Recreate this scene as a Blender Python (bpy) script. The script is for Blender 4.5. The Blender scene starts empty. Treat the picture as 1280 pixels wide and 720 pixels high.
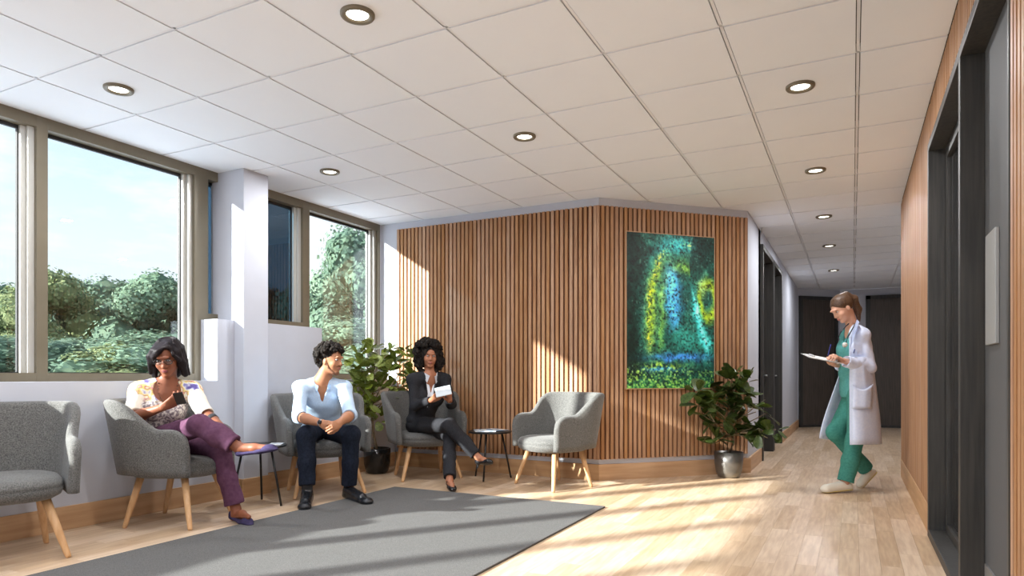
import bpy, bmesh, math, random
import numpy as np
from mathutils import Vector, Matrix

# ---------------------------------------------------------------- camera, sky, sun, exposure
SC = bpy.context.scene
COL = SC.collection
random.seed(7); RNG = np.random.default_rng(7)
F, VH, CH = 836.0, 470.0, 1.015           # focal length (px), horizon row, eye height
YAW = math.radians(27.0)
SY, CY = math.sin(YAW), math.cos(YAW)
cam_d = bpy.data.cameras.new('camera'); cam = bpy.data.objects.new('camera', cam_d); COL.objects.link(cam)
cam.location = (0, 0, CH); cam.rotation_euler = (math.pi/2, 0, YAW)
cam_d.sensor_width = 36; cam_d.lens = F/1280*36; cam_d.shift_y = (VH-360)/1280; cam_d.clip_end = 500; cam_d.clip_start = .05
SC.camera = cam
SC.view_settings.view_transform = 'Standard'; SC.view_settings.look = 'None'
SC.view_settings.gamma = 1; SC.view_settings.use_curve_mapping = False
SC.view_settings.exposure = 0.06
SKY_STR = 1.3
SUN_E = 20.0
LAMP_W = 19.0
w = bpy.data.worlds.new('sky'); SC.world = w; w.use_nodes = True
nt = w.node_tree; N = nt.nodes; L = nt.links; N.clear()
out = N.new('ShaderNodeOutputWorld'); bg = N.new('ShaderNodeBackground'); L.new(bg.outputs[0], out.inputs[0])
tc = N.new('ShaderNodeTexCoord'); sep = N.new('ShaderNodeSeparateXYZ'); L.new(tc.outputs['Generated'], sep.inputs[0])
rmp = N.new('ShaderNodeValToRGB'); L.new(sep.outputs[2], rmp.inputs[0])
cr = rmp.color_ramp; cr.elements[0].position = 0.0; cr.elements[0].color = (.80, .88, .97, 1)
cr.elements[1].position = .9; cr.elements[1].color = (.22, .46, .85, 1)
e = cr.elements.new(.16); e.color = (.80, .88, .98, 1)
e = cr.elements.new(.38); e.color = (.52, .73, .95, 1)
mp = N.new('ShaderNodeMapping'); mp.inputs['Scale'].default_value = (2.2, 2.2, 7.0); L.new(tc.outputs['Generated'], mp.inputs[0])
nz = N.new('ShaderNodeTexNoise'); nz.inputs['Scale'].default_value = 2.2; nz.inputs['Detail'].default_value = 8; nz.inputs['Roughness'].default_value = .6
L.new(mp.outputs[0], nz.inputs[0])
cr2 = N.new('ShaderNodeValToRGB'); L.new(nz.outputs[0], cr2.inputs[0])
cr2.color_ramp.elements[0].position = .42; cr2.color_ramp.elements[0].color = (0, 0, 0, 1)
cr2.color_ramp.elements[1].position = .66; cr2.color_ramp.elements[1].color = (1, 1, 1, 1)
mx = N.new('ShaderNodeMix'); mx.data_type = 'RGBA'; L.new(cr2.outputs[0], mx.inputs[0]); L.new(rmp.outputs[0], mx.inputs[6])
mx.inputs[7].default_value = (.97, .97, 1, 1); L.new(mx.outputs[2], bg.inputs[0]); bg.inputs[1].default_value = SKY_STR
sun_d = bpy.data.lights.new('sun', 'SUN'); sun = bpy.data.objects.new('sun', sun_d); COL.objects.link(sun)
sun_dir = Vector((.60, .80, -.372)).normalized()
sun.rotation_euler = sun_dir.to_track_quat('-Z', 'Y').to_euler(); sun.location = (-12, -12, 8)
sun_d.energy = SUN_E; sun_d.angle = math.radians(1.3); sun_d.color = (1, .97, .93)

# ---------------------------------------------------------------- materials
def lin(r, g, b):
    return tuple(((c/255)/12.92 if c/255 < .04045 else ((c/255+.055)/1.055)**2.4) for c in (r, g, b)) + (1,)
def mat(name, col, rough=.6, metal=0, spec=.5, **k):
    m = bpy.data.materials.new(name); m.use_nodes = True
    b = m.node_tree.nodes['Principled BSDF']; b.inputs['Base Color'].default_value = tuple(col[:3])+(1,)
    b.inputs['Roughness'].default_value = rough; b.inputs['Metallic'].default_value = metal
    b.inputs['Specular IOR Level'].default_value = spec
    for a, v in k.items(): b.inputs[a.replace('_', ' ')].default_value = v
    return m
def noisy(name, c1, c2, scale=5, stretch=(1, 1, 1), rough=.6, bump=0, detail=5, spec=.5, lo=.35, hi=.65, rand=0, coord='Object', metal=0, bscale=None, sheen=0):
    m = mat(name, c1, rough, metal, spec); t = m.node_tree; n = t.nodes; l = t.links; b = n['Principled BSDF']
    tc = n.new('ShaderNodeTexCoord'); mp = n.new('ShaderNodeMapping'); mp.inputs['Scale'].default_value = stretch
    l.new(tc.outputs[coord], mp.inputs[0])
    z = n.new('ShaderNodeTexNoise'); z.inputs['Scale'].default_value = scale; z.inputs['Detail'].default_value = detail
    r = n.new('ShaderNodeValToRGB'); r.color_ramp.elements[0].position = lo; r.color_ramp.elements[1].position = hi
    r.color_ramp.elements[0].color = tuple(c1[:3])+(1,); r.color_ramp.elements[1].color = tuple(c2[:3])+(1,)
    if rand:
        oi = n.new('ShaderNodeObjectInfo'); ge = n.new('ShaderNodeNewGeometry'); ad = n.new('ShaderNodeMath')
        l.new(oi.outputs['Random'], ad.inputs[0]); l.new(ge.outputs['Random Per Island'], ad.inputs[1])
        fr = n.new('ShaderNodeMath'); fr.operation = 'FRACT'; l.new(ad.outputs[0], fr.inputs[0])
        cb = n.new('ShaderNodeCombineXYZ'); ml = n.new('ShaderNodeMath'); ml.operation = 'MULTIPLY'; ml.inputs[1].default_value = 37
        l.new(fr.outputs[0], ml.inputs[0]); l.new(ml.outputs[0], cb.inputs[0]); l.new(ml.outputs[0], cb.inputs[1]); l.new(ml.outputs[0], cb.inputs[2])
        l.new(cb.outputs[0], mp.inputs['Location'])
    l.new(mp.outputs[0], z.inputs[0]); l.new(z.outputs[0], r.inputs[0])
    src = r.outputs[0]
    if rand:
        hs = n.new('ShaderNodeHueSaturation'); mr = n.new('ShaderNodeMapRange')
        l.new(fr.outputs[0], mr.inputs[0]); mr.inputs[3].default_value = 1-rand; mr.inputs[4].default_value = 1+rand
        l.new(mr.outputs[0], hs.inputs['Value']); l.new(src, hs.inputs['Color'])
        mr2 = n.new('ShaderNodeMapRange'); l.new(fr.outputs[0], mr2.inputs[0]); mr2.inputs[3].default_value = 1.15; mr2.inputs[4].default_value = .9
        l.new(mr2.outputs[0], hs.inputs['Saturation']); src = hs.outputs[0]
    l.new(src, b.inputs['Base Color'])
    if bump:
        bp = n.new('ShaderNodeBump'); bp.inputs['Strength'].default_value = bump; bp.inputs['Distance'].default_value = .004
        if bscale:
            z2 = n.new('ShaderNodeTexNoise'); z2.inputs['Scale'].default_value = bscale; z2.inputs['Detail'].default_value = 3
            l.new(tc.outputs[coord], z2.inputs[0]); l.new(z2.outputs[0], bp.inputs['Height'])
        else: l.new(z.outputs[0], bp.inputs['Height'])
        l.new(bp.outputs[0], b.inputs['Normal'])
    if sheen: b.inputs['Sheen Weight'].default_value = sheen
    return m
def emit(name, col, s):
    m = bpy.data.materials.new(name); m.use_nodes = True; n = m.node_tree.nodes; n.clear()
    o = n.new('ShaderNodeOutputMaterial'); e = n.new('ShaderNodeEmission'); e.inputs[0].default_value = tuple(col)+(1,); e.inputs[1].default_value = s
    m.node_tree.links.new(e.outputs[0], o.inputs[0]); return m
def glassy(name, tint, fres=1.45, gl=(1, 1, 1), rough=0.0, base=0.0):
    m = bpy.data.materials.new(name); m.use_nodes = True; n = m.node_tree.nodes; l = m.node_tree.links; n.clear()
    o = n.new('ShaderNodeOutputMaterial'); t = n.new('ShaderNodeBsdfTransparent'); t.inputs[0].default_value = tuple(tint)+(1,)
    g = n.new('ShaderNodeBsdfGlossy'); g.inputs['Roughness'].default_value = rough; g.inputs[0].default_value = tuple(gl)+(1,)
    ge = n.new('ShaderNodeNewGeometry'); dt = n.new('ShaderNodeVectorMath'); dt.operation = 'DOT_PRODUCT'
    l.new(ge.outputs['Normal'], dt.inputs[0]); l.new(ge.outputs['Incoming'], dt.inputs[1])
    def mth(op, a, b=None):
        q = n.new('ShaderNodeMath'); q.operation = op
        for i, x in enumerate((a, b)):
            if x is None: continue
            if isinstance(x, (int, float)): q.inputs[i].default_value = x
            else: l.new(x, q.inputs[i])
        return q.outputs[0]
    f0 = ((fres-1)/(fres+1))**2+base
    k = mth('POWER', mth('SUBTRACT', 1.0, mth('ABSOLUTE', dt.outputs['Value'])), 5.0)
    mr = n.new('ShaderNodeMath'); mr.operation = 'MULTIPLY_ADD'; l.new(k, mr.inputs[0]); mr.inputs[1].default_value = 1-f0; mr.inputs[2].default_value = f0
    s = n.new('ShaderNodeMixShader'); l.new(mr.outputs[0], s.inputs[0]); l.new(t.outputs[0], s.inputs[1]); l.new(g.outputs[0], s.inputs[2]); l.new(s.outputs[0], o.inputs[0])
    return m
M = {}
M['wall'] = noisy('painted_wall', (.55, .57, .635), (.58, .60, .665), 3, bump=.05, bscale=120, rough=.8, spec=.2)
M['ceil'] = noisy('ceiling_board', (.87, .91, .97), (.90, .94, .985), 1.5, bump=.05, bscale=300, rough=.9, spec=.1)
M['tbar'] = mat('ceiling_bar', (.85, .87, .92), .5)
M['plenum'] = mat('plenum_shade', (.05, .05, .05), .9)  # slab above the tiles, near black so the gaps read as shadow lines
M['slat'] = noisy('slat_oak', lin(166, 124, 92), lin(188, 148, 114), 6, (6, 6, .5), .5, bump=.05, rand=.07, spec=.3)
M['slatback'] = mat('slat_backing', lin(84, 48, 32), .9)
M['base'] = noisy('oak_base', lin(188, 146, 104), lin(206, 166, 124), 3, (.6, .6, 8), .45, bump=.05, rand=.04)
M['floor'] = noisy('floor_oak', lin(196, 168, 140), lin(217, 192, 164), 5, (9, .8, 1), .33, bump=.03, rand=.12, spec=.45)
M['under'] = mat('underlay', (.25, .16, .09), .9)
M['bronze'] = noisy('bronze_frame', lin(112, 104, 86), lin(122, 113, 95), 3, rough=.45, metal=.15)
M['alu'] = mat('pale_profile', (.55, .54, .50), .35, .3)
M['gasket'] = mat('gasket', (.015, .015, .015), .6)
M['black'] = noisy('black_wood', lin(44, 44, 43), lin(62, 60, 57), 6, (10, 10, .5), .5, bump=.15)
M['brown_door'] = noisy('dark_brown_wood', lin(66, 58, 52), lin(86, 77, 69), 6, (14, 14, .5), .5, bump=.15)
M['grey_door'] = mat('grey_door', lin(84, 86, 88), .7)
M['steel'] = mat('brushed_steel', (.62, .62, .62), .35, .8)
M['fabric'] = noisy('grey_tweed', (.065, .065, .062), (.20, .195, .185), 160, rough=.95, bump=.5, spec=.1, lo=.3, hi=.7, sheen=.2)
M['leg'] = noisy('ash_leg', lin(206, 160, 112), lin(222, 180, 134), 6, (8, 8, .8), .45)
M['blackmetal'] = mat('black_metal', (.012, .012, .013), .35)
M['rug'] = noisy('grey_rug', (.075, .074, .073), (.185, .18, .175), 260, rough=1, bump=.6, spec=.05, lo=.25, hi=.75)
M['glass'] = glassy('clear_glass', (.93, .96, .96))
M['tint'] = glassy('blue_tinted_glass', (.13, .20, .25), 1.5, base=.02)
M['leaf1'] = noisy('fig_leaf', lin(98, 116, 46), lin(160, 172, 88), 8, rough=.4, rand=.3, spec=.5)
M['leaf2'] = noisy('dark_fig_leaf', lin(46, 64, 26), lin(78, 94, 40), 8, rough=.38, rand=.25, spec=.5)
M['bark'] = noisy('bark', lin(120, 104, 82), lin(160, 142, 116), 30, rough=.8, bump=.3)
M['soil'] = noisy('soil', (.02, .014, .01), (.05, .035, .025), 60, rough=1, bump=.8)
M['potblack'] = mat('glossy_black_pot', (.012, .012, .012), .12)
M['potgrey'] = noisy('metal_grey_pot', (.16, .15, .14), (.24, .23, .21), 4, (1, 1, 1), .32, metal=.8)

# ---------------------------------------------------------------- mesh helpers
def link(o, parent=None):
    COL.objects.link(o)
    if parent: o.parent = parent
    return o
def mesh_obj(name, verts, faces, m=None, parent=None, smooth=False):
    me = bpy.data.meshes.new(name); me.from_pydata([tuple(v) for v in verts], [], [tuple(f) for f in faces]); me.update()
    if m: me.materials.append(m)
    if smooth: me.polygons.foreach_set('use_smooth', [True]*len(me.polygons))
    return link(bpy.data.objects.new(name, me), parent)
def bm_obj(name, bm, m=None, parent=None, smooth=False):
    me = bpy.data.meshes.new(name); bm.normal_update(); bm.to_mesh(me); bm.free()
    if m: me.materials.append(m)
    if smooth: me.polygons.foreach_set('use_smooth', [True]*len(me.polygons))
    return link(bpy.data.objects.new(name, me), parent)
def bbox(bm, x0, x1, y0, y1, z0, z1, bev=0):
    r = bmesh.ops.create_cube(bm, size=1)['verts']
    for v in r: v.co = Vector(((x0+x1)/2+v.co.x*(x1-x0), (y0+y1)/2+v.co.y*(y1-y0), (z0+z1)/2+v.co.z*(z1-z0)))
    if bev:
        es = list({e for v in r for e in v.link_edges}); bmesh.ops.bevel(bm, geom=es, offset=bev, segments=2, affect='EDGES', profile=.6)
def box(name, x0, x1, y0, y1, z0, z1, m, parent=None, bev=0):
    bm = bmesh.new(); bbox(bm, x0, x1, y0, y1, z0, z1, bev); return bm_obj(name, bm, m, parent)
def prism(name, pts, z0, z1, m, parent=None):
    n = len(pts); V = [(x, y, z0) for x, y in pts]+[(x, y, z1) for x, y in pts]
    Fc = [tuple(range(n-1, -1, -1)), tuple(range(n, 2*n))]+[(i, (i+1) % n, n+(i+1) % n, n+i) for i in range(n)]
    return mesh_obj(name, V, Fc, m, parent)
def tube(bm, pts, rads, seg=10, cap=True):
    pts = [Vector(p) for p in pts]; rings = []
    up = Vector((0, 0, 1))
    for i, p in enumerate(pts):
        d = (pts[min(i+1, len(pts)-1)]-pts[max(i-1, 0)]).normalized()
        a = d.cross(up) if abs(d.dot(up)) < .95 else d.cross(Vector((1, 0, 0)))
        a.normalize(); b = d.cross(a).normalized(); r = rads[i] if hasattr(rads, '__len__') else rads
        rings.append([bm.verts.new(p+a*math.cos(t)*r+b*math.sin(t)*r) for t in [2*math.pi*k/seg for k in range(seg)]])
    for q, w_ in zip(rings, rings[1:]):
        for k in range(seg): bm.faces.new((q[k], q[(k+1) % seg], w_[(k+1) % seg], w_[k]))
    if cap: bm.faces.new(rings[0][::-1]); bm.faces.new(rings[-1])
    bmesh.ops.recalc_face_normals(bm, faces=bm.faces)
def lathe(bm, prof, seg=40, c=(0, 0), sx=1, sy=1, n=2.0):
    rings = []
    for r, z in prof:
        ring = []
        for k in range(seg):
            t = 2*math.pi*k/seg; ct, st = math.cos(t), math.sin(t)
            s = (abs(ct)**n+abs(st)**n)**(-1/n)
            ring.append(bm.verts.new((c[0]+r*sx*ct*s, c[1]+r*sy*st*s, z)))
        rings.append(ring)
    for q, w_ in zip(rings, rings[1:]):
        for k in range(seg): bm.faces.new((q[k], q[(k+1) % seg], w_[(k+1) % seg], w_[k]))
    bm.faces.new(rings[0][::-1]); bm.faces.new(rings[-1])
    bmesh.ops.recalc_face_normals(bm, faces=bm.faces)
def empty(name, loc, rz, label, cat, group=None):
    o = bpy.data.objects.new(name, None); COL.objects.link(o); o.location = loc; o.rotation_euler = (0, 0, rz); o.empty_display_size = .1
    tag(o, label, cat, group); return o
def tag(o, label, cat, group=None):
    o['label'] = label; o['category'] = cat
    if group: o['group'] = group
    return o
def struct(o): o['kind'] = 'structure'; return o
def copy_tree(o, parent=None):
    c = o.copy(); COL.objects.link(c); c.parent = parent
    for ch in list(o.children): copy_tree(ch, c)
    return c
def P(u, v, Z):
    X = (u-640)*Z/F
    return Vector((CY*X-SY*Z, SY*X+CY*Z, CH+(VH-v)*Z/F))
def D3(x, up, z):                     # direction in camera axes (right, up, depth) -> world
    return Vector((CY*x-SY*z, SY*x+CY*z, up)).normalized()

# ---------------------------------------------------------------- room shell
CEIL = 2.752; TOP = 2.80; WX = -4.64; GX = -4.84; YB = -4.0
floor = struct(box('floor', -5.05, 1.7, YB, 15.3, -.10, -.012, M['under']))
planks = []
x = -4.66; PW = .102; row = 0
while x < 1.66:
    y = YB+random.random()*.9
    ymax = 15.2 if x > -1.2 else 7.5
    y = y-1
    while y < ymax:
        ln = random.choice([.45, .6, .75, .9, 1.05])
        y1 = min(y+ln, ymax)
        planks.append((x, y, y1)); y += ln
    x += PW
def vis(p):
    cx, cy = p[0]+PW/2, (p[1]+p[2])/2
    Z = -SY*cx+CY*cy; X = CY*cx+SY*cy
    if Z < 3.2: return -1
    u = 640+F*X/Z
    if u < -30 or u > 1300 or (cx > .43 and cy < 7.8) or (cy > 6.3 and cx < -1.0-.97*0) : return -1
    if -3.7 < cx < -1.75 and cy < 4.9: return -1
    return 1/(Z*Z*Z)
planks.sort(key=vis, reverse=True)
pm = {}
bmst = bmesh.new()
for i, (x0, y0, y1) in enumerate(planks):
    if i < 295:
        k = round(y1-y0, 2)
        if k not in pm:
            bm = bmesh.new(); bbox(bm, .0004, PW-.0004, .0004, k-.0004, -.012, 0); me = bpy.data.meshes.new('plank'); bm.to_mesh(me); bm.free(); me.materials.append(M['floor']); pm[k] = me
        o = link(bpy.data.objects.new('plank', pm[k]), floor); o.location = (x0, y0, 0)
    else: bbox(bmst, x0+.0004, x0+PW-.0004, y0+.0004, y1-.0004, -.012, 0)
o = bm_obj('plank', bmst, M['floor'], floor); o['kind'] = 'stuff'

ceil = struct(box('ceiling', -5.05, 1.7, YB, 15.3, TOP, TOP+.1, M['plenum']))
gx0, gy0, G = -4.855, 3.436-.61*5, .61
LX = [-3.95, -2.115, -.28]; LY = [2.52, 4.35, 6.18, 8.01, 9.84, 11.67]
lamp_spots = [(LX[1], LY[0]), (LX[0], LY[0]), (LX[1], LY[1]), (LX[0], LY[1]), (LX[2], LY[1]), (LX[2], LY[2]), (LX[2], LY[3]), (LX[2], LY[4]), (LX[2], LY[5]+.5)]
tmesh = {}
def inroom(cx, cy): # tile centre worth building
    if cy < 6.6 and cx < .5: return True
    if cx < .5 and cy < 7.9 and cx > -3.3+(cy-6.2)*.9: return True
    return cy >= 7.3 and cx > -1.7
g = .012
for i in range(11):
    for j in range(25):
        x0, y0 = gx0+i*G, gy0+j*G; x1, y1 = x0+G, y0+G
        if not inroom((x0+x1)/2, (y0+y1)/2): continue
        if y0 > 15.05 or x0 > 1.6: continue
        y1 = min(y1, 15.09+g) if y1 > 15.1 else y1; x1 = min(x1, 1.63)
        if x0 < .43 < x1 and y1 < 7.8: x1 = .432+g
        k = (round(x1-x0, 3), round(y1-y0, 3))
        if k not in tmesh:
            bm = bmesh.new(); bbox(bm, g, k[0]-g, g, k[1]-g, 0, .03); me = bpy.data.meshes.new('ceiling_tile'); bm.to_mesh(me); bm.free(); me.materials.append(M['ceil']); tmesh[k] = me
        o = link(bpy.data.objects.new('ceiling_tile', tmesh[k]), ceil); o.location = (x0, y0, CEIL)
for i in range(0, 12):
    xx = gx0+i*G
    o = box('grid_bar', xx-.0075, xx+.0075, gy0 if xx > -1.3 else gy0, 15.2 if xx > -1.3 else 7.6, CEIL+.004, TOP, M['tbar'], ceil)
for j in range(0, 26):
    yy = gy0+j*G
    box('grid_bar', -4.9 if yy < 7 else -1.2, .43 if yy < 7.8 else 1.65, yy-.0075, yy+.0075, CEIL+.004, TOP, M['tbar'], ceil)
box('ceiling_panel', -5.0, .45, YB, gy0-.01, CEIL, TOP, M['ceil'], ceil)

# window wall
wl = struct(mesh_obj('wall_left', [], []))
box('lower_wall', -5.05, WX, YB, 6.2, 0, .977, M['wall'], wl)
box('raised_wall', -5.05, WX, 3.788, 5.0, .977, 1.484, M['wall'], wl)
box('far_stub', -5.05, GX, 6.16, 6.3, .977, TOP, M['wall'], wl)
struct(box('pillar', -5.0, -4.53, 3.957, 4.22, 0, CEIL, M['wall'], None, .004))
struct(box('baseboard_left', WX, WX+.02, YB, 6.15, 0, .155, M['base'], None, .003))
bmb = bmesh.new(); bbox(bmb, -4.545, -4.51, 3.937, 4.24, 0, .155, .002); bbox(bmb, WX, -4.53, 3.937, 3.957, 0, .155, .002)
struct(bm_obj('trim_1', bmb, M['base']))

def window(n, y0, y1, zb, glass, ml, mr):
    """glass between y0..y1, bronze front members, pale stepped profile on far side"""
    w_ = struct(mesh_obj('window_%d' % n, [], []))
    gx = -4.93
    box('glass_pane', gx-.004, gx+.004, y0, y1, zb+.05, 2.66, glass, w_)
    fr = bmesh.new()
    bbox(fr, -5.0, GX, y0, y1+.07, 2.675, CEIL, .001)          # head
    bbox(fr, -5.0, GX, y0, y1+.07, zb+.0005, zb+.058, .001)           # sill member
    bbox(fr, -5.0, GX, y1+.0702, y1+{1: .1398, 2: .1998, 3: .1598, 4: .1148}.get(n, .1398), .977 if n == 2 else zb+.0005, CEIL, .001)
    bm_obj('frame', fr, M['bronze'], w_)
    al = bmesh.new()
    bbox(al, -4.925, -4.868, y1+.03, y1+.07, zb+.058, 2.675, .002)
    bbox(al, -4.955, -4.895, y1, y1+.035, zb+.058, 2.675, .002)
    bm_obj('profile', al, M['alu'], w_)
    gk = bmesh.new()
    bbox(gk, -4.94, -4.918, y1-.008, y1, zb+.058, 2.66); bbox(gk, -4.94, -4.918, y0, y1, zb+.05, zb+.064); bbox(gk, -4.94, -4.918, y0, y1, 2.652, 2.676)
    bm_obj('gasket', gk, M['gasket'], w_)
    return w_
# glass spans (y) measured on the wall plane
window(1, 1.51, 2.46, .977, M['glass'], 0, 0)
window(2, 2.60, 3.66, .977, M['glass'], 0, 0)
window(3, 3.86, 4.88, 1.484, M['tint'], 0, 0)
window(4, 5.04, 6.045, .977, M['glass'], 0, 0)
yy = 1.37; n = 5
while yy > -3.6:
    window(n, yy-.97, yy, .977, M['glass'], 0, 0); yy -= 1.11; n += 1

def slats(parent, p0, p1, z0, z1, pitch=.05, wd=.031, dp=.022, nrm=None):
    p0 = Vector(p0); p1 = Vector(p1); d = (p1-p0); ln = d.length; d.normalize(); n = int(ln/pitch)
    me = None; ang = math.atan2(d.y, d.x)
    bm = bmesh.new(); bbox(bm, 0, wd, 0, dp, z0, z1); me = bpy.data.meshes.new('slat'); bm.to_mesh(me); bm.free(); me.materials.append(M['slat'])
    for i in range(n):
        o = link(bpy.data.objects.new('slat', me), parent); q = p0+d*(i*pitch+(ln-n*pitch)/2+.01); o.location = (q.x, q.y, 0); o.rotation_euler = (0, 0, ang)
# far slatted wall (perpendicular) and diagonal
YW = 6.18; A2 = Vector((-2.2, YW)); A3 = Vector((-.985, YW+1.215))
wb = struct(prism('wall_far', [(-5.05, YW), (-2.2, YW), (-2.2, YW+.6), (-5.05, YW+.6)], 0, CEIL-.001, M['wall']))
box('slat_backing', -4.615, -2.2, YW-.004, YW-.0005, .203, 2.672, M['slatback'], wb)
slats(wb, (-4.62, YW-.026), (-2.195, YW-.026), .203, 2.672)
wd_ = struct(prism('wall_diagonal', [(-2.2, YW), (-.985, YW+1.215), (-.985, 8.46), (-1.3, 8.46), (-2.2, 7.2)], 0, CEIL-.001, M['wall']))
nd = Vector((.7071, -.7071))
def dg(s, off): q = A2+Vector((.7071, .7071))*s+nd*off; return (q.x, q.y)
box('corner_slat', -2.212, -2.19, YW-.026, YW, .203, 2.672, M['slat'], wd_)
prism('slat_backing', [dg(0, .0005), dg(1.716, .0005), dg(1.716, .004), dg(0, .004)], .203, 2.672, M['slatback'], wd_)
slats(wd_, dg(-.006, .026), dg(1.716, .026), .203, 2.672)
struct(box('baseboard_far', -4.62, -2.19, YW-.024, YW, 0, .156, M['base'], None, .003))
struct(prism('baseboard_diagonal', [dg(-.01, .0), dg(1.72, .0), dg(1.74, .024), dg(-.01, .024)], 0, .156, M['base']))

# corridor, left side with two recessed dark doors
XC = -.97
wc = struct(mesh_obj('wall_corridor_left', [], []))
for a, b in ((8.46-.0, 8.46), ):
    pass
prism('wall_segment', [(XC-.3, 8.3), (XC-.015, 8.3), (XC-.015, 8.46), (XC-.3, 8.46)], 0, CEIL-.002, M['wall'], wc)
box('wall_segment', XC-.3, XC, 9.66, 9.72, 0, CEIL-.002, M['wall'], wc)
box('wall_segment', XC-.3, XC, 10.88, 14.34, 0, CEIL-.002, M['wall'], wc)
for a, b in ((8.46, 9.66), (9.72, 10.88)):
    box('wall_lintel', XC-.3, XC, a, b, 2.59, CEIL-.002, M['wall'], wc)
for k, (a, b) in enumerate(((8.46, 9.66), (9.72, 10.88))):
    d = struct(mesh_obj('door_%d' % (k+1), [], []))
    box('door_leaf', XC-.14, XC-.10, a+.06, b-.06, .01, 2.53, M['black'], d)
    f_ = bmesh.new(); bbox(f_, XC-.14, XC+.02, a, a+.06, 0, 2.59, .002); bbox(f_, XC-.14, XC+.02, b-.06, b, 0, 2.59, .002); bbox(f_, XC-.14, XC+.02, a+.06, b-.06, 2.53, 2.59, .002)
    bm_obj('door_frame', f_, M['black'], d)
    hb = bmesh.new(); tube(hb, [(XC-.1, b-.13, 1.02), (XC-.05, b-.13, 1.02), (XC-.05, b-.25, 1.02)], .009, 8); bm_obj('door_handle', hb, M['steel'], d, True)
struct(box('baseboard_corridor', XC, XC+.02, 10.88, 14.36, 0, .156, M['base'], None, .003))
struct(box('trim_2', XC-.015, XC+.006, YW+1.24, 8.455, 0, .156, M['base'], None, .002))
# end of corridor
we = struct(mesh_obj('wall_end', [], []))
prism('wall_segment', [(XC, 14.34), (-.23, 15.08), (-.23, 15.3), (XC-.3, 15.3), (XC-.3, 14.34)], 0, CEIL-.002, M['wall'], we)
box('wall_segment', -.23, 1.7, 15.08, 15.3, 0, CEIL-.002, M['wall'], we)
def dg2(s, off): q = Vector((XC, 14.34))+Vector((.7071, .7071))*s+nd*off; return (q.x, q.y)
d = struct(mesh_obj('door_3', [], []))
prism('door_leaf', [dg2(.08, .012), dg2(.90, .012), dg2(.90, .002), dg2(.08, .002)], .01, 2.53, M['brown_door'], d)
for a, b, z0, z1 in ((.02, .09, 0, 2.6), (.89, .96, 0, 2.6), (.02, .96, 2.53, 2.6), (.02, .96, 0, .05)):
    prism('door_frame', [dg2(a, .045), dg2(b, .045), dg2(b, .001), dg2(a, .001)], z0, z1, M['black'], d)
d = struct(mesh_obj('door_4', [], []))
box('door_leaf', .3, 1.25, 15.06, 15.08, .01, 2.54, M['brown_door'], d)
for a, b, z0, z1 in ((.23, .31, 0, 2.61), (1.25, 1.33, 0, 2.61), (.23, 1.33, 2.54, 2.61), (.23, 1.33, 0, .05)):
    box('door_frame', a, b, 15.03, 15.08, z0, z1, M['black'], d)
struct(box('baseboard_end', -.23, .23, 15.06, 15.08, 0, .156, M['base']))

# right wall with slats, glazed opening and grey door
XR = .435
wr = struct(mesh_obj('wall_right', [], []))
box('wall_segment', XR+.024, 1.7, 4.99, 7.8, 0, CEIL-.002, M['wall'], wr)
box('wall_segment', XR+.024, 1.7, YB, 2.56, 0, CEIL-.002, M['wall'], wr)
box('wall_lintel', XR+.024, 1.7, 2.5, 4.99, 2.48, CEIL-.002, M['wall'], wr)
box('wall_segment', 1.62, 1.7, 7.8, 15.1, 0, CEIL-.002, M['wall'], wr)
box('slat_backing', XR+.020, XR+.0235, 4.99, 7.79, .185, CEIL-.003, M['slatback'], wr)
box('slat_backing', XR+.020, XR+.0235, 2.5, 4.99, 2.482, CEIL-.003, M['slatback'], wr)
box('slat_backing', XR+.020, XR+.0235, .5, 2.56, .185, CEIL-.003, M['slatback'], wr)
slats(wr, (XR+.022, 4.99), (XR+.022, 7.8), .185, CEIL-.003)
slats(wr, (XR+.022, 2.54), (XR+.022, 4.99), 2.482, CEIL-.003)
slats(wr, (XR+.022, 1.4), (XR+.022, 2.56), .185, CEIL-.003)
box('edge_strip', XR, XR+.0235, 7.79, 7.812, 0, CEIL-.003, M['slat'], wr)
struct(box('baseboard_right', XR-.003, XR+.024, 4.99, 7.8, 0, .178, M['base'], None, .003))
struct(box('baseboard_front', XR-.003, XR+.024, .5, 2.56, 0, .178, M['base'], None, .003))
d = struct(mesh_obj('window_12', [], []))
f_ = bmesh.new(); bbox(f_, XR-.012, XR+.08, 4.94, 4.99, 0, 2.48, .003); bbox(f_, XR-.012, XR+.08, 2.585, 4.94, 2.43, 2.48, .003); bbox(f_, XR-.012, XR+.08, 3.54, 4.94, 0, .05, .003); bbox(f_, XR-.012, XR+.08, 3.54, 3.595, .05, 2.43, .003); bbox(f_, XR-.002, XR+.08, 2.562, 2.585, 0, 2.48, .003)
bm_obj('frame', f_, M['black'], d)
f_ = bmesh.new(); bbox(f_, XR+.08, XR+.12, 4.87, 4.95, 0, 2.44, .002); bbox(f_, XR+.08, XR+.12, 3.59, 4.87, 2.36, 2.44, .002); bbox(f_, XR+.08, XR+.12, 3.59, 4.87, 0.0, .10, .002)
bm_obj('inner_frame', f_, M['black'], d)
box('glass_pane', XR+.095, XR+.10, 3.6, 4.87, .10, 2.36, glassy('side_glass', (.45, .45, .45), 1.5, base=.05), d)
box('mullion', XR+.085, XR+.10, 4.02, 4.04, .10, 2.36, M['steel'], d)  # strip added for a bright reflected streak in the glass
box('stand_in_panel', .95, 1.0, 3.5, 4.99, 0, 2.48, mat('dim_panel', lin(70, 60, 52), .7), d)  # panel coloured dark in place of the dim room behind the glass
box('stand_in_panel', .62, .66, 3.7, 3.95, 0, 2.48, M['brown_door'], d)  # brown panel added to imitate the reflection streak in the glass
d = struct(mesh_obj('door_5', [], []))
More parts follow.
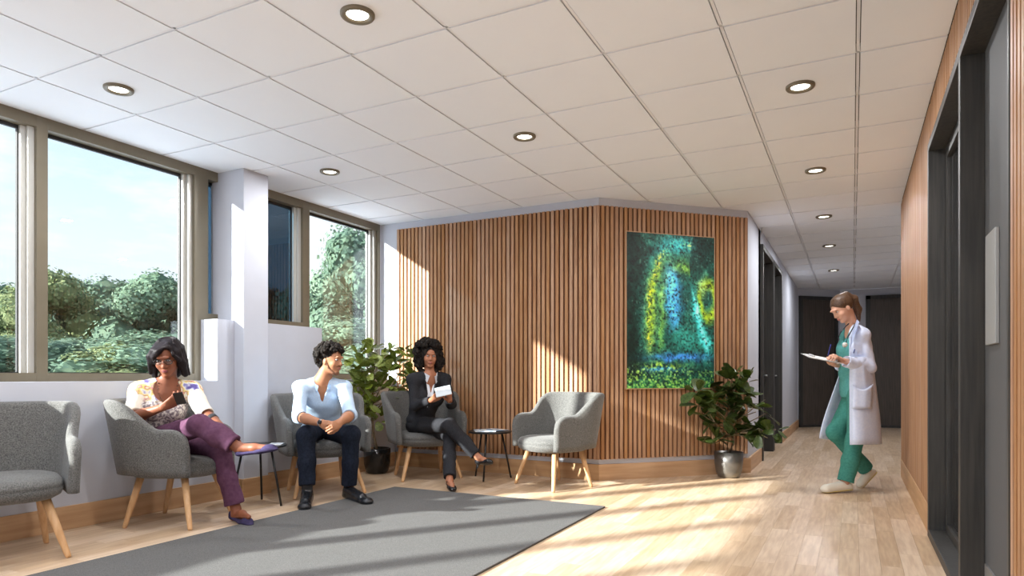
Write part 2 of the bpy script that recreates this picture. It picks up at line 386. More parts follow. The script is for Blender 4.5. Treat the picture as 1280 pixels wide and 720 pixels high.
box('door_leaf', XR+.08, XR+.12, 2.565, 3.545, .005, 2.435, M['grey_door'], d)
box('kick_plate', XR+.072, XR+.08, 2.60, 3.50, .02, .205, M['steel'], d)
tag(box('wall_plaque', XR+.066, XR+.0795, 3.22, 3.44, 1.145, 1.605, mat('pale_plate', (.45, .46, .46), .35, .3), None, .002), 'blank pale grey metal plate fixed upright on the grey door at right', 'plaque')
# rear of the room
box('wall_rear', -5.05, .46, YB-.15, YB, 0, TOP, M['wall'])['kind'] = 'structure'
# rug
o = box('area_rug', -3.70, -1.70, .6, 4.92, .0005, .013, M['rug'], None, .003); tag(o, 'large dark grey rectangular rug lying on the pale wood floor', 'rug')

# ---------------------------------------------------------------- downlights
ring = bmesh.new(); lathe(ring, [(.052, .0), (.052, -.006), (.062, -.016), (.078, -.016), (.082, -.010), (.082, 0)], 32)
bmesh.ops.delete(ring, geom=[f for f in ring.faces if len(f.verts) > 4], context='FACES_ONLY')
r0 = bm_obj('trim_ring', ring, M['bronze'], None, True)
ln_ = bmesh.new(); lathe(ln_, [(.052, -.001), (.052, -.006)], 32); l0 = bm_obj('lens', ln_, emit('lamp_glow', (1, .94, .84), 7), None)
where = ['in the ceiling nearest the top middle, largest of the ceiling lights', 'in the ceiling near the window at far left', 'in the ceiling in front of the slatted wall left of the painting', 'in the ceiling just right of the white pillar',
         'in the ceiling nearest the right slatted wall, first of the corridor row', 'second from the front in the corridor row of ceiling lights', 'third from the front in the corridor row of ceiling lights', 'fourth from the front in the corridor row of ceiling lights', 'farthest ceiling light, above the doctor']
for i, (x, y) in enumerate(lamp_spots):
    t = empty('downlight', (x, y, CEIL), 0, 'round bronze-rimmed downlight '+where[i], 'ceiling light', 'round ceiling downlights')
    for s in (r0, l0):
        c = s.copy(); COL.objects.link(c); c.parent = t
    ld = bpy.data.lights.new('downlight_lamp', 'AREA'); ld.shape = 'DISK'; ld.size = .10; ld.energy = LAMP_W; ld.color = (.97, .98, 1)
    lo = bpy.data.objects.new('downlight_lamp', ld); COL.objects.link(lo); lo.parent = t; lo.location = (0, 0, -.02)
for s in (r0, l0): bpy.data.objects.remove(s)
for x in LX:                                         # the same lamps go on behind the camera
    for y in (.69, -1.14, -2.97):
        ld = bpy.data.lights.new('downlight_lamp', 'AREA'); ld.shape = 'DISK'; ld.size = .10; ld.energy = LAMP_W; ld.color = (.97, .98, 1)
        lo = bpy.data.objects.new('downlight_lamp', ld); COL.objects.link(lo); lo.location = (x, y, CEIL-.02)

# ---------------------------------------------------------------- armchairs
def shell_mesh():
    w_, yf, yb, rb = .325, .25, -.06, .25
    pts = []
    for k in range(15): pts.append((w_+.012*(k/14-1)*0, yf+(yb-yf)*k/15))
    for k in range(31):
        t = math.pi*k/30; ct, st = math.cos(t), math.sin(t); s = (abs(ct)**2.5+abs(st)**2.5)**(-1/2.5)
        pts.append((w_*ct*s, yb-rb*st*s))
    for k in range(15): pts.append((-w_, yb+(yf-yb)*(k+1)/15))
    V = []; Fc = []; n = len(pts); m = 0
    for i, (x, y) in enumerate(pts):
        a = pts[max(i-1, 0)]; b = pts[min(i+1, n-1)]; tx, ty = b[0]-a[0], b[1]-a[1]; l_ = math.hypot(tx, ty); nx, ny = -ty/l_, tx/l_
        if nx*x+ny*(y-.05) < 0: nx, ny = -nx, -ny
        q = min(1, max(0, (.06-y)/.26)); q = q*q*(3-2*q)
        zt = .665+.195*q
        zb = .355+.01*q
        e_ = yf-y
        if e_ < .12: zt -= .12*(1-math.sqrt(max(0, 1-((.12-e_)/.12)**2)))
        th = .029*(1 if e_ > .03 else .35+.65*math.sqrt(max(0, 1-((.03-e_)/.03)**2)))
        lean = lambda z: (.02+.055*q)*((z-.36)/.45)
        prof = []
        for k in range(7):
            z = zb+(zt-th-zb)*k/6; prof.append((th, z))
        for k in range(1, 6):
            t = math.pi*k/6; prof.append((th*math.cos(t), zt-th+th*math.sin(t)))
        for k in range(6, -1, -1):
            z = zb+(zt-th-zb)*k/6; prof.append((-th, z))
        for o_, z in prof:
            o2 = o_+lean(z); V.append((x+nx*o2, y+ny*o2, z))
        m = len(prof)
    for i in range(n-1):
        for k in range(m): Fc.append((i*m+k, i*m+(k+1) % m, (i+1)*m+(k+1) % m, (i+1)*m+k))
    Fc.append(tuple(range(m))); Fc.append(tuple(range((n-1)*m, n*m))[::-1])
    return V, Fc
def make_chair():
    t = empty('armchair', (0, 0, 0), 0, '', 'chair')
    V, Fc = shell_mesh(); s = mesh_obj('backrest', V, Fc, M['fabric'], t, True)
    bm = bmesh.new(); bm.from_mesh(s.data); bmesh.ops.recalc_face_normals(bm, faces=bm.faces); bm.to_mesh(s.data); bm.free()
    bm = bmesh.new(); lathe(bm, [(.02, .318), (.6, .32), (.85, .332), (.96, .352), (.99, .375), (1.0, .392), (.985, .398), (1.0, .404), (.985, .425), (.93, .445), (.8, .457), (.5, .466), (.02, .468)], 56, (0, .015), .298, .305, 2.8)
    bm_obj('seat', bm, M['fabric'], t, True)
    for sx, sy, tx, ty in ((1, 1, .30, .24), (-1, 1, .30, .24), (1, -1, .245, -.235), (-1, -1, .245, -.235)):
        bm = bmesh.new(); a = Vector((sx*.20, .15*sy, .335)); b = Vector((sx*tx, ty, 0.0))
        tube(bm, [a, a.lerp(b, .5), a.lerp(b, .96), b], [.024, .021, .0155, .013], 14); 
        for v in bm.verts:
            if v.co.z < 0: v.co.z = 0
        lg = bm_obj('leg', bm, M['leg'], t, True)
    return t
proto = make_chair()
chairs = [((-4.24, 2.02), (.925, -.38), 'empty grey tweed armchair cut off by the left edge, under the window'),
          ((-4.225, 3.125), (.904, .427), 'grey tweed armchair with the woman in glasses sitting in it, side towards the viewer'),
          ((-4.135, 4.47), (.846, -.532), 'grey tweed armchair with the man in a pale blue shirt sitting in it'),
          ((-3.84, 5.61), (.78, -.62), 'grey tweed armchair by the potted tree with the woman in a dark suit in it'),
          ((-2.46, 5.70), (-.50, -.866), 'empty grey tweed armchair in front of the slatted wall, turned to the left')]
for i, (c, f_, lab) in enumerate(chairs):
    o = proto if i == 0 else copy_tree(proto)
    o.location = (c[0], c[1], .0); o.rotation_euler = (0, 0, math.atan2(-f_[0], f_[1])); o['label'] = lab; o['group'] = 'grey armchairs in the waiting area'

# ---------------------------------------------------------------- side tables
def side_table(loc, rz, lab, r=.215):
    t = empty('side_table', (loc[0], loc[1], 0), rz, lab, 'table', 'small round black side tables')
    bm = bmesh.new(); lathe(bm, [(r-.004, .455), (r, .458), (r, .470), (r-.004, .473)], 48); bm_obj('table_top', bm, M['blackmetal'], t, False)
    for k in range(3):
        a = 2*math.pi*k/3; bm = bmesh.new(); tube(bm, [(.12*math.cos(a), .12*math.sin(a), .455), (.215*math.cos(a), .215*math.sin(a), 0.0)], .009, 10)
        for v in bm.verts: v.co.z = max(v.co.z, 0)
        bm_obj('leg', bm, M['blackmetal'], t, True)
    return t
side_table((-4.19, 3.80), math.radians(-5+15), 'round black side table between the woman in glasses and the man')
side_table((-3.20, 5.80), math.radians(-78), 'round black side table with magazines beside the empty chair')
def sheet(name, cx, cy, z, wx, wy, rz, m, th=.004):
    bm = bmesh.new(); bbox(bm, -wx/2, wx/2, -wy/2, wy/2, 0, th, th*.3); o = bm_obj(name, bm, m); o.location = (cx, cy, z); o.rotation_euler = (0, 0, rz); return o
mag = noisy('magazine_print', lin(150, 165, 180), lin(235, 238, 240), 14, rough=.3, lo=.4, hi=.55, detail=2)
mag2 = noisy('magazine_print_b', lin(90, 120, 150), lin(225, 225, 220), 11, rough=.3, lo=.45, hi=.55, detail=2)
tag(sheet('magazine', -3.24, 5.76, .4735, .20, .27, .6, mag, .006), 'pale printed magazine lying lowest on the black side table by the empty chair', 'magazine')
tag(sheet('magazine', -3.17, 5.83, .480, .19, .25, 1.1, mag2, .005), 'bluish printed magazine lying on top of the other one on the side table', 'magazine')
tag(sheet('magazine', -4.07, 3.87, .4735, .10, .16, .6, mag, .006), 'small white printed leaflet on the black table near the woman\'s shoe', 'leaflet')

# ---------------------------------------------------------------- plants
def leaf_mesh(name, m, L=1.0, W=.62, curl=.18):
    # fiddle-leaf: obovate, folded along the midrib, gently arched
    prof = [(0, .04), (.12, .22), (.3, .34), (.5, .42), (.7, .5), (.86, .42), (.96, .2), (1.0, .02)]
    V = []; Fc = []
    for y, wv in prof:
        z = -curl*y*y
        for k, s in enumerate((-1, -.5, 0, .5, 1)):
            V.append((s*wv*W, y*L, z+.10*abs(s)*wv+.015*math.sin(9*y)*abs(s)))
    for i in range(len(prof)-1):
        for k in range(4): Fc.append((i*5+k, i*5+k+1, (i+1)*5+k+1, (i+1)*5+k))
    me = bpy.data.meshes.new(name); me.from_pydata(V, [], Fc); me.materials.append(m); me.polygons.foreach_set('use_smooth', [True]*len(me.polygons)); return me
def pot(prof, m, t, zs):
    bm = bmesh.new(); lathe(bm, prof, 40); bm_obj('pot', bm, m, t, True)
    bm = bmesh.new(); lathe(bm, [(prof[-1][0]*.9, zs-.02), (prof[-1][0]*.9, zs)], 30); bm_obj('soil', bm, M['soil'], t)
def bez(a, b, c, n=6): return [a*(1-t)**2+b*2*t*(1-t)+c*t*t for t in [k/n for k in range(n+1)]]
def plant(base, label, pot_prof, pot_m, zs, trunks, clusters, leafm, L0, seed, nl):
    rnd = random.Random(seed)
    t = empty('potted_tree', base, 0, label, 'plant'); B = Vector(base)
    pot(pot_prof, pot_m, t, zs)
    bm = bmesh.new()
    for pts, rr in trunks:
        tube(bm, [Vector(p)-B for p in pts], rr, 8)
    bm_obj('trunk', bm, M['bark'], t, True)
    mes = [leaf_mesh('leaf', leafm, 1, .72, .18), leaf_mesh('leaf', leafm, 1, .86, .32), leaf_mesh('leaf', leafm, 1, .64, .05)]
    bmb = bmesh.new()
    for (c, rad, n, root) in clusters:
        c = Vector(c)-B; root = Vector(root)-B
        tube(bmb, bez(root, root.lerp(c, .5)+Vector((0, 0, -.02)), c), [.008, .007, .006, .006, .005, .004, .003], 6)
        for k in range(int(n*nl)):
            d = Vector((rnd.gauss(0, 1), rnd.gauss(0, 1), rnd.gauss(.25, .8))).normalized()
            p = c+Vector((d.x*rad[0], d.y*rad[1], d.z*rad[2]))*rnd.uniform(.05, .6)
            o = link(bpy.data.objects.new('leaf', rnd.choice(mes)), t)
            s = L0*rnd.uniform(.7, 1.2); o.scale = (s, s, s); o.location = p
            dd = (d+Vector((0, 0, rnd.uniform(-.2, .5)))).normalized()
            q = dd.to_track_quat('Y', 'Z'); o.rotation_mode = 'QUATERNION'; q2 = Matrix.Rotation(rnd.uniform(-.7, .7), 3, 'Y').to_quaternion(); o.rotation_quaternion = q @ q2
    bm_obj('branches', bmb, M['bark'], t, True)
    return t
# tree by the window (between the man and the woman in the suit)
b1 = (-4.44, 5.60, 0)
def C1(u, v, Z=7.0): return P(u, v, Z)
tr = [([Vector(b1)+Vector((0, 0, .25)), C1(467, 545), C1(465, 520), C1(466, 498), C1(464, 470)], [.014, .012, .011, .009, .006]),
      ([C1(466, 520), C1(480, 500), C1(490, 480, 6.95), C1(505, 460, 7.05)], [.007, .006, .005, .004])]
cl = []
for (u, v, Z, n) in [(447, 446, 6.9, 9), (462, 440, 7.0, 9), (478, 448, 7.0, 10), (492, 455, 7.1, 8), (507, 440, 7.1, 7), (515, 450, 7.15, 8), (510, 470, 7.1, 10), (452, 462, 6.9, 12), (468, 462, 6.95, 12), (484, 466, 7.0, 12),
                     (446, 480, 6.9, 12), (460, 482, 6.9, 12), (476, 484, 7.0, 12), (500, 484, 7.1, 9), (450, 500, 6.9, 10), (464, 505, 6.9, 10), (456, 520, 6.9, 9), (470, 525, 6.95, 8), (463, 492, 7.05, 8), (481, 500, 7.0, 5), (497, 496, 7.05, 6), (446, 512, 6.85, 8), (487, 440, 7.0, 5), (512, 488, 7.1, 7)]:
    cl.append((C1(u, v, Z), (.13, .12, .12), n, C1(466, min(515, v+20), 7.0)))
plant(b1, 'leafy green fig tree in a glossy black pot under the window between two seated people',
      [(.095, 0), (.115, .02), (.135, .10), (.14, .20), (.14, .262), (.128, .262), (.126, .20)], M['potblack'], .24, tr, cl, M['leaf1'], .12, 3, 1.38)
b2 = (-1.11, 6.97, 0)
def C2(u, v, Z=6.7): return P(u, v, Z)
tr = [([Vector(b2)+Vector((0, 0, .25)), C2(917, 555), C2(916, 530), C2(917, 510), C2(916, 485)], [.014, .012, .010, .008, .006]),
      ([C2(917, 549), C2(903, 542, 6.6), C2(893, 527, 6.55), C2(882, 508, 6.5)], [.007, .006, .005, .004]),
      ([C2(917, 530), C2(930, 520), C2(945, 515, 6.6)], [.007, .006, .004])]
cl = []
for (u, v, Z, n) in [(871, 491, 6.5, 5), (873, 507, 6.5, 6), (888, 500, 6.5, 7), (893, 510, 6.5, 7), (880, 520, 6.55, 4), (889, 530, 6.6, 4), (896, 548, 6.6, 5), (891, 555, 6.6, 3), (904, 525, 6.6, 7), (914, 512, 6.65, 7), (913, 475, 6.7, 7), (925, 468, 6.7, 4),
                     (932, 478, 6.7, 5), (910, 490, 6.7, 7), (922, 492, 6.6, 7), (938, 496, 6.6, 5), (942, 510, 6.5, 6), (930, 505, 6.6, 6), (957, 517, 6.5, 3), (962, 540, 6.5, 5), (950, 540, 6.5, 5), (930, 545, 6.6, 7), (920, 530, 6.7, 6), (940, 535, 6.6, 5), (905, 500, 6.75, 6), (970, 537, 6.5, 2)]:
    cl.append((C2(u, v, Z), (.11, .11, .09), n, C2(916, min(540, v+18), 6.7)))
plant(b2, 'dark green fiddle-leaf fig in a metallic grey pot at the corner beside the corridor',
      [(.085, 0), (.105, .012), (.125, .06), (.137, .14), (.142, .255), (.13, .255), (.128, .20)], M['potgrey'], .235, tr, cl, M['leaf2'], .14, 5, 1.6)

# ---------------------------------------------------------------- painting
def painting():
    W_, H_ = 1.0, 1.535; nx, nz = 150, 230
    s, t = np.meshgrid(np.linspace(0, 1, nx), np.linspace(0, 1, nz))     # s right, t down
    def nz2(fx, fy, seed, oct=4):
        r = np.random.default_rng(seed); a = np.zeros_like(s); amp = 1; tot = 0
        for o in range(oct):
            gx, gy = int(fx*2**o)+2, int(fy*2**o)+2; gr = r.random((gy+1, gx+1)); X = s*(gx-1); Y = t*(gy-1)
            i = np.floor(X).astype(int); j = np.floor(Y).astype(int); fx_ = X-i; fy_ = Y-j; fx_ = fx_*fx_*(3-2*fx_); fy_ = fy_*fy_*(3-2*fy_)
            v = gr[j, i]*(1-fx_)*(1-fy_)+gr[j, i+1]*fx_*(1-fy_)+gr[j+1, i]*(1-fx_)*fy_+gr[j+1, i+1]*fx_*fy_
            a += v*amp; tot += amp; amp *= .6
        return a/tot
    n1 = nz2(5, 8, 1); n2 = nz2(10, 16, 2); n3 = nz2(30, 45, 3, 3); n4 = nz2(60, 90, 5, 2); n5 = nz2(70, 30, 6, 2)
    ss = s+(n1-.5)*.12; tt = t+(n2-.5)*.05
    def g(x, w_): return np.exp(-(x/w_)**2)
    col = np.zeros(s.shape+(3,)); col[:] = np.array([12, 48, 42])/255
    def mixc(c, a):
        a = np.clip(a, 0, 1)[..., None]; col[:] = col*(1-a)+np.array(c)/255*a
    mixc((30, 92, 80), (n2-.35)*1.8)
    mixc((4, 20, 16), g(ss-.05, .14)*1.1*(n3+.3)*(tt < .95)); mixc((6, 26, 24), g(ss-.86, .2)*g(tt-.06, .12)*.9)
    # arch: sweeps up from the left, over the top
    r = np.hypot((ss-.62)*1.0, (tt-.42)*1.0); ang = np.arctan2(.42-tt, ss-.62)
    up = (tt < .42) & (ss < .75)
    dl = np.where(tt < .42, r, np.abs(ss-.62)+0*r)
    left = np.where(tt < .42, (ss < .62+.1), ss < .62)
    band = lambda c, w_: g(dl-c, w_)*left*np.clip((.82-tt)*6, 0, 1)
    mixc((50, 130, 130), band(.36, .07)*.9*(n3*1.2)); mixc((118, 140, 34), band(.34, .06)*(n3+.2)*np.clip((tt-.1)*6, 0, 1)*1.1)
    mixc((186, 172, 40), band(.36, .022)*np.clip((n4-.5)*5, 0, 1)*.8); mixc((110, 150, 50), band(.22, .035)*(n3+.2)*.8)
    mixc((60, 135, 190), g(ss-.50-.12*np.clip(tt-.3, -1, 1), .075)*np.clip((tt-.17)*8, 0, 1)*np.clip((.66-tt)*7, 0, 1)*1.1)
    mixc((80, 165, 205), g(ss-.50, .04)*np.clip((tt-.2)*8, 0, 1)*np.clip((.5-tt)*7, 0, 1)*.8*(n3+.3)); mixc((40, 150, 160), g(ss-.55, .16)*g(tt-.07, .05)*.8)
    cx = .72+.25*np.clip(tt-.30, 0, 1)**1.15*1.9; mixc((50, 175, 175), g(ss-cx, .05)*np.clip((tt-.28)*6, 0, 1)*np.clip((.82-tt)*9, 0, 1)*.95*(n2+.45))
    mixc((150, 215, 205), g(ss-cx-.01, .02)*np.clip((tt-.3)*6, 0, 1)*np.clip((.8-tt)*9, 0, 1)*.8*n3)
    mixc((120, 140, 30), g(np.hypot(ss-.93, (tt-.42)*.8)-.09, .03)*.9); mixc((110, 150, 110), g(ss-.86, .06)*g(tt-.33, .07)*.7*n3*1.5)
    mixc((40, 120, 110), g(ss-.68, .13)*g(tt-.68, .07)*.8); mixc((45, 100, 170), g(tt-.80, .025)*g(ss-.6, .28)*1.1*(n3+.4))
    mixc((120, 140, 40), g(tt-.86, .025)*g(ss-.4, .25)*np.clip((n4-.4)*4, 0, 1)*.9); mixc((60, 140, 190), g(tt-.88, .012)*g(ss-.38, .18)*.8)
    mixc((40, 90, 40), np.clip((tt-.9)*10, 0, 1)*n3*1.3); mixc((120, 150, 60), (tt > .88)*np.clip((n4-.5)*4, 0, 1)*.7)
    col *= 1.3*(.4+.65*n3+.7*n4+.35*n5)[..., None]; mixc((4, 14, 12), np.clip((.36-n4)*6, 0, .7)); mixc((190, 215, 190), np.clip((n4*.5+n5*.5-.66)*5, 0, .35)*(col.sum(2) > .6))
    col = np.clip(col, 0, 1); lc = np.where(col < .04045, col/12.92, ((col+.055)/1.055)**2.4)
    V = [((a-.5)*W_, 0, (1-b)*H_) for b in np.linspace(0, 1, nz) for a in np.linspace(0, 1, nx)]
    Fc = [(j*nx+i, (j+1)*nx+i, (j+1)*nx+i+1, j*nx+i+1) for j in range(nz-1) for i in range(nx-1)]
    m = mat('painted_canvas', (1, 1, 1), .5); t_ = m.node_tree; at = t_.nodes.new('ShaderNodeVertexColor'); at.layer_name = 'paint'; t_.links.new(at.outputs[0], t_.nodes['Principled BSDF'].inputs['Base Color'])
    return V, Fc, np.concatenate([lc.reshape(-1, 3), np.ones((nx*nz, 1))], 1), m
V, Fc, colr, m = painting()
pa = dg(1.2715-.5*1.0+.0-.0, 0)
mid = (Vector((-2.008, 6.372))+Vector((-1.301, 7.079)))/2+nd*.030
pt = empty('painting', (mid.x, mid.y, .893), math.radians(45), 'abstract green and blue painting in a thin frame on the slatted wall', 'painting')
cv = mesh_obj('canvas', V, Fc, m, pt); cv.location = (0, -.022, 0)
ca = cv.data.color_attributes.new('paint', 'FLOAT_COLOR', 'POINT'); ca.data.foreach_set('color', colr.astype(np.float32).ravel())
bm = bmesh.new()
for a in ((-.508, -.5, 0, 1.535), (.5, .508, 0, 1.535)): bbox(bm, a[0], a[1], -.026, 0, a[2]-.008, a[3]+.008)
bbox(bm, -.5, .5, -.026, 0, -.008, 0); bbox(bm, -.5, .5, -.026, 0, 1.535, 1.543); bbox(bm, -.5, .5, -.02, 0, 0, 1.535)
bm_obj('frame', bm, mat('thin_wood_frame', lin(190, 150, 115), .5), pt)

# ---------------------------------------------------------------- outside
bounce_ground = struct(box('trim_3', -160, -5.06, -80, 160, -.6, -.4, noisy('pale_bounce_paving', (.68, .73, .80), (.74, .79, .86), .3, rough=1)))  # unseen ground, made pale to bounce sunlight up onto the ceiling
bounce_ground.name = 'ground'
def crown_mesh(seed, m, nleaf=13000):
    r = np.random.default_rng(seed); V = []; Fc = []
    lumps = []
    for k in range(26):
        a = r.uniform(0, 2*math.pi); hh = r.uniform(.05, 1); rr = .44*math.sqrt(max(.05, 1-(hh*1.6-.62)**2))*r.uniform(.5, 1)
        lumps.append((rr*math.cos(a), rr*math.sin(a), hh*.86, r.uniform(.12, .21)))
    for k in range(nleaf):
        L_ = lumps[r.integers(len(lumps))]; d = r.normal(size=3); d /= np.linalg.norm(d)
        c = np.array(L_[:3])+d*L_[3]*r.uniform(.75, 1.05); s = r.uniform(.007, .015)
        a = np.cross(d+r.normal(size=3)*.5, r.normal(size=3)); a /= np.linalg.norm(a); b = np.cross(d, a); b /= np.linalg.norm(b)+1e-6
        i = len(V); V += [tuple(c-a*s-b*s*.5), tuple(c+a*s-b*s*.6), tuple(c+a*s*.8+b*s), tuple(c-a*s*.8+b*s*.8)]; Fc.append((i, i+1, i+2, i+3))
    core = bmesh.new()
    for L_ in lumps: bmesh.ops.create_icosphere(core, subdivisions=1, radius=L_[3]*.85, matrix=Matrix.Translation(L_[:3]))
    core.verts.ensure_lookup_table(); off = len(V); core.verts.index_update()
    V += [tuple(v.co) for v in core.verts]; Fc += [tuple(off+v.index for v in f.verts) for f in core.faces]; core.free()
    me = bpy.data.meshes.new('crown'); me.from_pydata(V, [], Fc); me.materials.append(m); return me
lm = [noisy('hazed_leaf_a', lin(116, 130, 92), lin(156, 164, 116), 12, rough=.8, rand=.2, spec=.1), noisy('hazed_leaf_b', lin(96, 122, 108), lin(128, 150, 126), 12, rough=.8, rand=.2, spec=.1), noisy('hazed_leaf_c', lin(110, 136, 118), lin(142, 164, 136), 12, rough=.8, rand=.2, spec=.1)]  # leaf colours paled and greyed to carry the distance haze
for m_ in lm:
    n_ = m_.node_tree.nodes; l_ = m_.node_tree.links; b_ = n_['Principled BSDF']; o_ = [x for x in n_ if x.type == 'OUTPUT_MATERIAL'][0]
    tr_ = n_.new('ShaderNodeBsdfTranslucent'); mx_ = n_.new('ShaderNodeMixShader'); mx_.inputs[0].default_value = .4
    tr_.inputs[0].default_value = (.16, .22, .15, 1); l_.new(b_.outputs[0], mx_.inputs[1]); l_.new(tr_.outputs[0], mx_.inputs[2]); l_.new(mx_.outputs[0], o_.inputs[0])
cm = [crown_mesh(11+i, lm[i % 3]) for i in range(3)]
bmt = bmesh.new(); tube(bmt, [(0, 0, -.02), (0, 0, .3), (.02, 0, .55)], [.04, .03, .02], 8); trm = bpy.data.meshes.new('trunk'); bmt.to_mesh(trm); bmt.free(); trm.materials.append(M['bark'])
# (u, v of the top, distance, crown kind, width/height)
tl = [(14, 372, 34, 0, 1.2, 'yellow-green tree'), (-30, 352, 40, 1, 1.2, 'blue-green tree'), (62, 340, 40, 0, 1.1, 'yellow-green tree'), (134, 350, 46, 1, 1.15, 'broad blue-green tree'), (100, 366, 60, 2, 1.3, 'pale tree'), (206, 344, 42, 2, 1.1, 'pale green tree'), (170, 372, 60, 1, 1.5, 'dim tree'),
      (146, 430, 24, 0, 2.2, 'low bush'), (30, 420, 24, 1, 2.6, 'low bush'), (90, 424, 26, 2, 2.6, 'low bush'), (208, 416, 26, 2, 2.6, 'low bush'), (245, 360, 50, 1, 1.2, 'blue-green tree'), (300, 352, 48, 1, 1.2, 'tree'), (352, 380, 50, 2, 1.5, 'tree'),
      (420, 336, 40, 2, 1.0, 'pale green tree'), (462, 286, 34, 1, .8, 'tall blue-green tree'), (398, 362, 50, 1, 1.3, 'blue-green tree'), (446, 400, 26, 2, 1.8, 'low bush'), (400, 424, 26, 1, 2.4, 'low bush')]
spot = ['behind the window at the far left edge', 'outside beyond the far left edge', 'behind the left mullion of the wide window', 'in the middle of the wide window', 'far back between two trees in the wide window', 'at the right side of the wide window', 'far back behind the wide window, right of middle',
        'beside the head of the woman in glasses, low in the window', 'low outside the far left window', 'low outside the wide window, left of the middle', 'low outside at the right of the wide window', 'outside behind the frame left of the pillar', 'outside hidden behind the white pillar', 'outside seen through the dark tinted window',
        'in the right-hand window, left of the tall one', 'rising highest at the right side of the right-hand window', 'at the left edge of the right-hand window', 'low in the right-hand window above the potted tree', 'low outside the right-hand window behind the man']
for i, (u, v, Z, k, wh, nm) in enumerate(tl):
    top = P(u, v, Z); h = top.z+.4
    t = empty('tree' if 'bush' not in nm else 'bush', (top.x, top.y, -.4), random.uniform(0, 6), nm+' '+spot[i], 'tree' if 'bush' not in nm else 'bush', 'trees outside the windows')
    c = link(bpy.data.objects.new('crown', cm[k]), t); c['kind'] = 'stuff'; c.scale = (h*wh, h*wh, h)
    c2 = link(bpy.data.objects.new('trunk', trm), t); c2.scale = (h, h, h)

